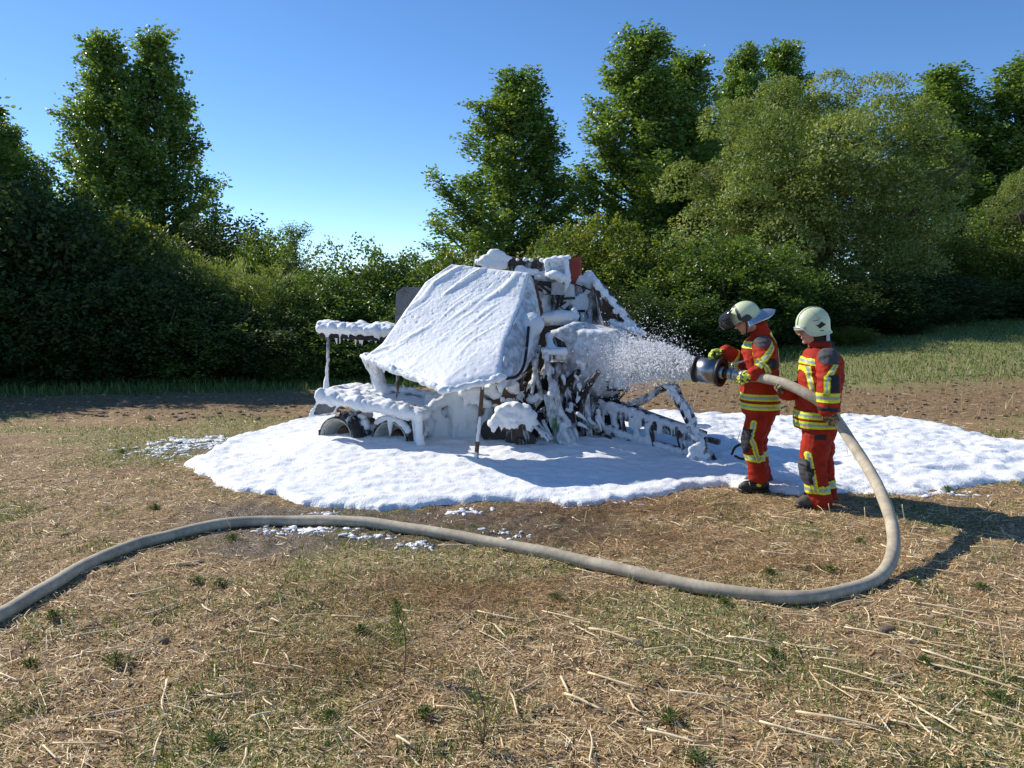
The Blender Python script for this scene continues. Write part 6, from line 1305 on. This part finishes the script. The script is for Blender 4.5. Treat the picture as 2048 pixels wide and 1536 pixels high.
for n, ylo, yhi, pw, l0, l1, w0, w1 in ((46000, 2.3, 8.8, 1.5, 0.015, 0.08, 0.0018, 0.0045), (20000, 2.3, 9.5, 1.3, 0.05, 0.22, 0.0016, 0.0042), (16000, 7.5, 14.5, 1.2, 0.03, 0.12, 0.004, 0.009)):
    x, y = scatter(n, ylo, yhi, pw); keep = (foam_sd(x, y) < 0.03) & (sr.random(n) > 0.85 * f_wet(x, y)) & (sr.random(n) > 0.55 * f_bare(x, y)) & (sr.random(n) < 0.35 + 0.9 * fbm(xyz(x * 1.4, y * 1.4), 3, 71))
    x, y = x[keep], y[keep]; n = len(x); L = l0 + (l1 - l0) * sr.random(n) ** 2; W = sr.uniform(w0, w1, n)
    A = np.where(sr.random(n) < 0.4, sr.normal(-0.5, 0.5, n), sr.random(n) * 6.28)
    C = np.stack([x, y, gz(x, y) + 0.004 + 0.012 * sr.random(n)], 1); parts.append(strip_arrays(C, A, L, W, sr.normal(0, 0.18, n), sr.normal(0.02, 0.04, n), sr)); rn.append(np.clip(sr.normal(0.70, 0.27, n), 0, 1))
mb = MB(); ra = []
for (V, F), r in zip(parts, rn): mb.add(V, F); ra.append(np.concatenate([r, r]))
V, F = mb.arrays()
nb_ = 130000; x, y = scatter(nb_, 2.3, 7.6, 1.35, 1.2); keep = (foam_sd(x, y) < 0.02) & (sr.random(nb_) > 0.85 * f_wet(x, y)) & (sr.random(nb_) < -0.1 + 1.6 * fbm(xyz(x * 1.7, y * 1.7), 3, 171)); x, y = x[keep], y[keep]; nb_ = len(x)
A = sr.random(nb_) * 6.28; L = 0.004 + 0.026 * sr.random(nb_) ** 2; W = sr.uniform(0.001, 0.003, nb_); ti = sr.normal(0, 0.45, nb_); d = np.stack([np.cos(A) * np.cos(ti), np.sin(A) * np.cos(ti), np.sin(ti)], 1) * L[:, None]; s_ = np.stack([-np.sin(A), np.cos(A), sr.normal(0, 0.5, nb_)], 1) * W[:, None]; C = np.stack([x, y, gz(x, y) + 0.003 + np.abs(np.sin(ti)) * L * 0.5], 1)
Vb = np.stack([C - d - s_, C - d + s_, C + d + s_, C + d - s_], 1).reshape(-1, 3)
Vr = MB(); rr2 = []
for (px_, py_), sx_, sy_, n_ in (((900, 1190), 0.5, 0.22, 3200), ((1250, 1015), 0.7, 0.2, 2600), ((1300, 1080), 0.7, 0.2, 1600), ((640, 1330), 0.35, 0.2, 1800), ((1560, 1130), 0.4, 0.12, 900)):
    g0 = G(px_, py_); x = sr.normal(g0[0], sx_, n_); y = sr.normal(g0[1], sy_, n_); k_ = foam_sd(x, y) < 0; x, y = x[k_], y[k_]; n_ = len(x)
    V_, F_ = strip_arrays(np.stack([x, y, gz(x, y) + 0.008 + 0.02 * sr.random(n_)], 1), sr.random(n_) * 6.28, sr.uniform(0.03, 0.14, n_), sr.uniform(0.0012, 0.003, n_), sr.normal(0, 0.25, n_), sr.normal(0.04, 0.06, n_), sr); Vr.add(V_, F_); rr2.append(np.tile(sr.random(n_), 2))
V_, F_ = Vr.arrays(); tag(ob('russet_straw', mesh_from('russet_straw', V_, F_, False, {'rnd': ('FACE', np.concatenate(rr2))}), M['straw_red']), 'patches of fine russet brown dead stems on the field', 'straw', kind='stuff')
tag(ob('straw_chaff', mesh_from('straw_chaff', Vb, np.arange(4 * nb_).reshape(-1, 4), False, {'rnd': ('FACE', np.clip(sr.normal(0.55, 0.3, nb_), 0, 1))}), M['straw']), 'fine pale chaff strewn over the soil in the foreground', 'chaff', kind='stuff')
tag(ob('straw_litter', mesh_from('straw_litter', V, F, False, {'rnd': ('FACE', np.concatenate(ra))}), M['straw']), 'fine chopped straw litter covering the stubble field', 'straw', kind='stuff')

# grass blades in loose patches
def blades(x, y, hlo, hhi, w, lean=0.5):
    n = len(x); h = hlo + (hhi - hlo) * sr.random(n) ** 1.6; az = sr.random(n) * 6.28; ln = sr.normal(0, lean, n); d = np.stack([np.cos(az) * ln, np.sin(az) * ln, np.ones(n)], 1) * h[:, None]
    az2 = az + 1.57 + sr.normal(0, .6, n); s = np.stack([np.cos(az2), np.sin(az2), 0 * az], 1) * (w * sr.uniform(0.6, 1.4, n))[:, None]; b0 = np.stack([x, y, gz(x, y) - 0.004], 1)
    mid = b0 + d * 0.55 * np.array([0.6, 0.6, 1.0]); V = np.stack([b0 - s, b0 + s, mid + s * 0.8, mid - s * 0.8, b0 + d], 1).reshape(-1, 3); k = np.arange(n)[:, None] * 5
    return V, k + [0, 1, 2, 3], k + [3, 2, 4]
mb = MB(); rr_ = []
def add_blades(x, y, *a):
    V, Q, T = blades(x, y, *a); mb.add(V, Q, T); rr_.append(len(x))
x, y = scatter(190000, 2.3, 9.5, 1.4); dens = sstep(0.47, 0.64, fbm(xyz(x * 0.9, y * 0.9), 4, 55)) * 0.9 + 1.0 * sstep(0.56, 0.68, fbm(xyz(x * 2.6, y * 2.6), 3, 56)); keep = (foam_sd(x, y) < 0.0) & (sr.random(len(x)) < (dens * 0.62 + 0.04) * (1 - 0.6 * f_wet(x, y))); add_blades(x[keep], y[keep], 0.012, 0.06, 0.0026, 0.8)
x = sr.uniform(-17, 9, 30000); hy = hedge_y(x); y = hy - 2.2 * sr.random(30000) ** 1.3 + 0.3; add_blades(x, y, 0.05, 0.22, 0.007, 0.4)
y = sr.uniform(15.5, 27, 52000); x = sr.uniform(2.5, 19, 52000); keep = (sr.random(52000) < 0.25 + 0.9 * f_grass(x, y)) & (y < hedge_y(x) + 1) & (f_grass(x, y) > 0.25); add_blades(x[keep], y[keep], 0.03, 0.11, 0.008, 0.7)
x = sr.uniform(6, 11, 9000); y = sr.uniform(10, 13.2, 9000); keep = (foam_sd(x, y) < 0) & (f_grass(x, y) > 0.25); add_blades(x[keep], y[keep], 0.02, 0.08, 0.005, 0.7)
x = sr.uniform(-9, -2.5, 16000); y = sr.uniform(8.8, 13, 16000); keep = (foam_sd(x, y) < 0) & (sr.random(16000) < f_patch(x, y)); add_blades(x[keep], y[keep], 0.015, 0.06, 0.004, 0.8)
V, Fl = mb.arrays(); n = sum(rr_); r = np.clip(sr.normal(0.45, 0.25, n), 0, 1)
tag(ob('field_grass', mesh_from('field_grass', V, Fl, False, {'rnd': ('FACE', np.concatenate([r, r]))}), M['grass']), 'short green grass growing in patches between the straw and along the hedge', 'grass', kind='stuff')

# standing stubble further right
mb = MB(); x = np.concatenate([sr.uniform(5, 15, 420), sr.uniform(3, 12, 240)]); y = np.concatenate([sr.uniform(15, 18.5, 420), sr.uniform(11.5, 15, 240)])
for a, c in zip(x, y):
    if foam_sd(a, c)[0] > -0.1: continue
    z0 = float(gz(a, c)[0]); h = sr.uniform(0.06, 0.28); mb.tube([(a, c, z0 - 0.01), (a + sr.normal(0, 0.04), c + sr.normal(0, 0.03), z0 + h)], [0.006, 0.004], 4, 1, 1, False)
V, F = mb.arrays(); nf = sum(len(f) for f in F)
tag(ob('stubble', mesh_from('stubble', V, F, False, {'rnd': ('FACE', sr.random(nf))}), M['straw']), 'short standing straw stubble on the far right of the field', 'stubble', kind='stuff')

# single straw stalks, the larger ones in front
SM = []
for k in range(10):
    L = 1.0; q = np.array([[t_ - 0.5, 0.012 * math.sin(t_ * 4 + k) * (k % 3) * 2.0, 0.012 * math.sin(t_ * 3.1) * ((k % 4) - 1)] for t_ in np.linspace(0, 1, 6)])
    rad = np.array([1.0, 0.95, 1.08, 0.9, 0.85, 0.8]) * 0.016
    V, Q, T = tube_arrays(q, rad, 6, 0.8, False); me = mesh_from('straw_stalk', V, [Q, T], True, {'rnd': ('FACE', np.full(len(Q) + len(T), sr.uniform(0.7, 1.0)))}); me.materials.append(M['straw']); SM.append(me)
def stalk(px, py, L, ang, thick=1.0, tilt=0.0, lift=0.0):
    p = G(px, py); zz = float(gz(p[0], p[1])[0]); o = bpy.data.objects.new('straw_stalk', SM[sr.integers(len(SM))]); COL.objects.link(o)
    o.location = (p[0], p[1], zz + 0.018 + lift + abs(math.sin(tilt)) * L * 0.45); o.rotation_euler = (sr.random() * 0.6, -tilt, ang); o.scale = (L, thick * 0.3, thick * 0.3)
    if abs(tilt) > 0.5: tag(o, 'dry stubble stalk standing upright in the field', 'straw stalk', 'upright stubble stalks')
    else: tag(o, 'pale dry straw stalk lying on the field', 'straw stalk', 'straw stalks lying on the field')
# hand placed conspicuous stalks (mark, length, direction on the ground)
for px, py, L, ang in ((250, 1295, 0.34, 0.45), (215, 1265, 0.36, 0.35), (300, 1185, 0.22, 0.5), (375, 1130, 0.2, 0.45), (495, 1195, 0.18, 2.2), (230, 1430, 0.34, 0.35), (330, 1400, 0.25, -1.1), (455, 1395, 0.16, 0.05), (530, 1320, 0.16, -1.45), (430, 1350, 0.13, -1.2), (280, 1310, 0.14, 0.9), (20, 1360, 0.15, -0.5), (150, 1350, 0.16, -0.1), (575, 1330, 0.13, -1.0), (215, 1480, 0.2, -0.4), (315, 1500, 0.17, -1.3), (160, 1500, 0.22, 0.0), (540, 1270, 0.22, 0.0), (480, 1360, 0.16, 0.5), (325, 1225, 0.17, 0.8),
    (1140, 1240, 0.3, -0.6), (1180, 1270, 0.26, -0.75), (1230, 1285, 0.3, -0.55), (1060, 1370, 0.2, 0.7), (1130, 1380, 0.15, -1.4), (1170, 1415, 0.2, -0.6), (1270, 1420, 0.14, -1.1), (1300, 1445, 0.14, 0.5), (1230, 1370, 0.25, -0.6), (1000, 1240, 0.25, -0.45), (920, 1200, 0.2, 0.3), (1400, 1400, 0.22, -0.3), (760, 1250, 0.15, 0.6), (745, 1420, 0.2, 0.8), (1350, 1480, 0.2, -0.5), (1320, 1250, 0.22, -0.2),
    (1760, 1275, 0.34, -0.55), (1900, 1220, 0.42, -0.45), (1850, 1260, 0.4, -0.5), (1960, 1250, 0.4, -0.5), (1900, 1300, 0.4, -0.55), (1850, 1290, 0.25, -0.8), (1720, 1360, 0.28, -0.6), (1800, 1370, 0.26, -0.6), (1950, 1360, 0.4, -0.7), (1920, 1330, 0.3, -0.6), (1620, 1300, 0.25, -0.45), (1500, 1290, 0.22, -0.4), (1900, 1150, 0.3, -0.5), (1990, 1100, 0.28, -0.2), (1850, 1125, 0.22, -0.45), (1640, 1110, 0.24, -0.5), (1720, 1120, 0.2, 0.1), (1560, 1110, 0.24, -0.35), (1980, 1040, 0.22, 0.6), (1900, 1010, 0.25, 0.1), (1980, 1010, 0.2, 0.9), (2000, 1330, 0.4, -0.55), (1680, 1450, 0.3, -0.4), (1600, 1480, 0.3, -0.5), (1860, 1440, 0.3, -1.2), (1780, 1400, 0.35, -0.55), (2010, 1450, 0.25, -0.8), (1450, 1330, 0.25, -0.5), (1560, 1220, 0.2, -0.3), (1700, 1210, 0.28, 0.5), (1440, 1010, 0.22, 0.3), (1420, 1040, 0.2, -0.35), (1570, 1040, 0.2, -0.5), (1480, 1085, 0.18, -0.2)):
    stalk(px, py, L * sr.uniform(1.0, 1.3), ang, sr.uniform(0.9, 1.4))
for k in range(185):
    y = 2.5 + 5.6 * sr.random() ** 1.25; x = (sr.random() * 2 - 1) * (0.66 * y + 0.5)
    if foam_sd(x, y)[0] > -0.1 or (f_wet(np.array([x]), np.array([y]))[0] > 0.4 and sr.random() < 0.8): continue
    b_ = (y * _cp - 0) ; px = 1024 + FPX * x / (y * _cp + CAM_H * _sp); dz_ = -CAM_H; cyv = dz_ * _cp + y * _sp; czv = y * _cp - dz_ * _sp; py = 768 - FPX * cyv / czv; px = 1024 + FPX * x / czv
    stalk(px, py, sr.uniform(0.08, 0.28), sr.normal(-0.4, 0.9), sr.uniform(0.55, 1.2))
for px, py, h in ((1730, 1060, 0.19), (1660, 1060, 0.22), (1988, 1160, 0.28), (2000, 1360, 0.34), (1806, 1050, 0.14), (1825, 1075, 0.14), (150, 1270, 0.1), (130, 1285, 0.12), (75, 1270, 0.1), (215, 1225, 0.1), (175, 1240, 0.1), (530, 1260, 0.09), (1500, 985, 0.1), (1475, 900, 0.25), (1695, 925, 0.16), (458, 1060, 0.1), (1460, 920, 0.2)):
    stalk(px, py, h, sr.normal(0, 0.5), 0.9, 1.35 * (1 if sr.random() < 0.5 else -1))

# crumbled soil on the bare strip
n = 3600; x = sr.uniform(-11, 12, n); y = 11.6 + 4.6 * sr.random(n) ** 1.1; keep = (foam_sd(x, y) < -0.05) & (f_bare(x, y) > 0.3); x, y = x[keep], y[keep]; n = len(x); r = 0.01 + 0.035 * sr.random(n) ** 3
V = ico_v[None] * (r[:, None, None] * sr.uniform(0.6, 1.3, (n, 12, 1))) * np.array([1.2, 1.0, 0.7]) + np.stack([x, y, gz(x, y) + r * 0.2], 1)[:, None, :]
tag(ob('soil_crumbs', mesh_from('soil_crumbs', V.reshape(-1, 3), (np.arange(n)[:, None, None] * 12 + ico_f[None]).reshape(-1, 3), False), simple('crumb', (0.23, 0.16, 0.10), 0.95, 0, 0.5, 6, 0.5, 60)), 'crumbled brown soil on the bare strip before the hedge', 'soil', kind='stuff')

# weeds
M['weed'] = leaf_mat('weed_leaf', [(0.06, 0.10, 0.025), (0.11, 0.17, 0.045), (0.17, 0.23, 0.075)], 0.3, 0.5, 0.4)
M['weed_stem'] = simple('weed_stem', (0.16, 0.085, 0.05), 0.7, 0, 0.3, 60)
M['weed_flower'] = simple('weed_flower', (0.65, 0.5, 0.03), 0.6)
def weed(px, py, kind, size, label, group=None):
    p = G(px, py); zz = float(gz(p[0], p[1])[0]); e = empty('weed_plant', (p[0], p[1], zz), label, 'weed', group); C = []; D = []; stems = MB(); fl = MB()
    if kind == 'low':
        n = int(260 * max(0.5, size / 0.1)); az = sr.random(n) * 6.28; rho = size * np.abs(sr.normal(0, 0.5, n)) * (1 + 0.4 * np.sin(az * 3 + px)); C = np.stack([np.cos(az) * rho, np.sin(az) * rho, 0.01 + 0.45 * size * sr.random(n) * np.clip(1.2 - rho / size, 0.1, 1.2)], 1); D = np.stack([np.cos(az), np.sin(az), sr.uniform(0.1, 1.2, n)], 1); L, W = 0.026, 0.0055
        for k in range(6):
            a = k * 1.05; stems.tube([(0, 0, 0), (math.cos(a) * size * 0.6, math.sin(a) * size * 0.6, size * 0.25)], [0.003, 0.0015], 4)
    else:
        h = size; stems.tube([(0, 0, -0.01), (0.01, 0, h * 0.5), (-0.035 * h / 0.3, 0.0, h)], [0.004, 0.003, 0.0015], 5, 3); n = int(380 * h / 0.3); t_ = (0.38 if kind == 'tall' else 0.1) + (0.62 if kind == 'tall' else 0.9) * sr.random(n); az = sr.random(n) * 6.28
        rho = (0.018 + 0.035 * np.sin(np.pi * np.clip(t_, 0, 1))) * sr.random(n) * (1.0 if kind == 'tall' else 2.6)
        C = np.stack([-0.035 * t_ + np.cos(az) * rho, np.sin(az) * rho, t_ * h], 1); D = np.stack([np.cos(az), np.sin(az), sr.uniform(0.3, 1.5, n)], 1); L, W = 0.024, 0.005
        if kind == 'bushy':
            for k in range(16): fl.ball(C[sr.integers(n)] + (0, 0, 0.01), 0.0045, 6)
            for k in range(9):
                c = C[sr.integers(n)]; stems.tube([(0, 0, 0.03), c], [0.002, 0.0012], 4)
    V, F = leaf_arrays(C, D, L * sr.uniform(0.6, 1.3, len(C)), W * sr.uniform(0.7, 1.3, len(C)), sr); ob('leaves', mesh_from('leaves', V, F, False, {'rnd': ('FACE', sr.random(len(C)))}), M['weed'], e); ob('stem', stems.mesh('stem'), M['weed_stem'], e)
    if fl.n: tag(ob('flowers', fl.mesh('flowers'), M['weed_flower'], e), kind='stuff')
weed(808, 1350, 'tall', 0.40, 'thin upright weed with feathery top and reddish stem')
weed(965, 1500, 'bushy', 0.34, 'bushy green weed with small yellow flowers at the bottom edge')
weed(232, 1330, 'low', 0.12, 'low dark green weed tuft among straw at the left')
for px, py, s_, lab in ((440, 1170, 0.08, 'small weed tuft close below the left bend of the hose'), (395, 1165, 0.07, 'smaller weed left of the tuft below the hose bend'), (105, 1240, 0.08, 'weed tuft just below the hose near the left edge'), (245, 906, 0.09, 'lone weed on bare straw left of the foam blanket'), (465, 1080, 0.09, 'dark weed touching the hose left of the foam flecks'), (430, 1490, 0.1, 'broad weed tuft near the bottom edge, left of centre'), (1720, 1085, 0.08, 'weed beside the upright stalks inside the hose loop'), (1660, 1140, 0.08, 'weed inside the hose loop, near its lower curve'), (1540, 1150, 0.07, 'weed just above the hose inside the loop'), (1830, 1170, 0.07, 'weed in the hose shadow right of the loop'), (1960, 1180, 0.08, 'weed near the right edge beside a tall upright stalk'), (1850, 1330, 0.07, 'weed among long parallel stalks at the right'), (2000, 1400, 0.09, 'weed at the right edge low in the picture'), (1450, 1210, 0.06, 'small weed below the hose, right of centre'), (1110, 1200, 0.06, 'small weed below the hose in the middle'), (720, 1270, 0.07, 'small weed left of the thin upright weed'), (310, 1020, 0.08, 'weed above the hose at its left bend'), (1895, 985, 0.09, 'weed at the front edge of the foam on the right'), (850, 1440, 0.08, 'weed between the thin weed and the flowering weed'), (1340, 1440, 0.1, 'broad weed near the bottom edge, right of the flowering weed'), (60, 1330, 0.06, 'tiny weed at the left edge below the hose'), (660, 1440, 0.07, 'small weed left of the flowering weed'), (1545, 1310, 0.06, 'small weed well below the hose loop'), (1390, 1530, 0.1, 'weed cut by the bottom edge, right of centre'), (205, 1130, 0.06, 'small weed above the hose near the left edge'), (1620, 1050, 0.05, 'tiny weed at the boots of the hose carrier'), (300, 840, 0.12, 'green weed on the far left of the field before the hedge')):
    weed(px, py, 'low', s_, lab, 'small weeds in the stubble')
# clods of earth
for px, py, r, lab in ((1775, 1265, 0.045, 'fist sized clod of earth among straw right of the hose loop'), (328, 1283, 0.03, 'small grey clod of earth beside the left weed tuft'), (1865, 1268, 0.025, 'small pale stone between long straw stalks on the right'), (250, 815, 0.14, 'dark lump of turned soil on the far left of the field')):
    p = G(px, py); mb = MB(); mb.ball((0, 0, 0), (r, r * 0.8, r * 0.6), 14); V, F = mb.arrays(); V = V * (1 + 0.5 * (fbm(V / r * 1.3 + px, 3, 5) - 0.5))[:, None]
    tag(ob('earth_clod', mesh_from('earth_clod', V, F, False), simple('clod', (0.15, 0.11, 0.08), 0.9, 0, 0.4, 40, 0.6, 120), None, (p[0], p[1], float(gz(p[0], p[1])[0]) + r * 0.25)), lab, 'clod')
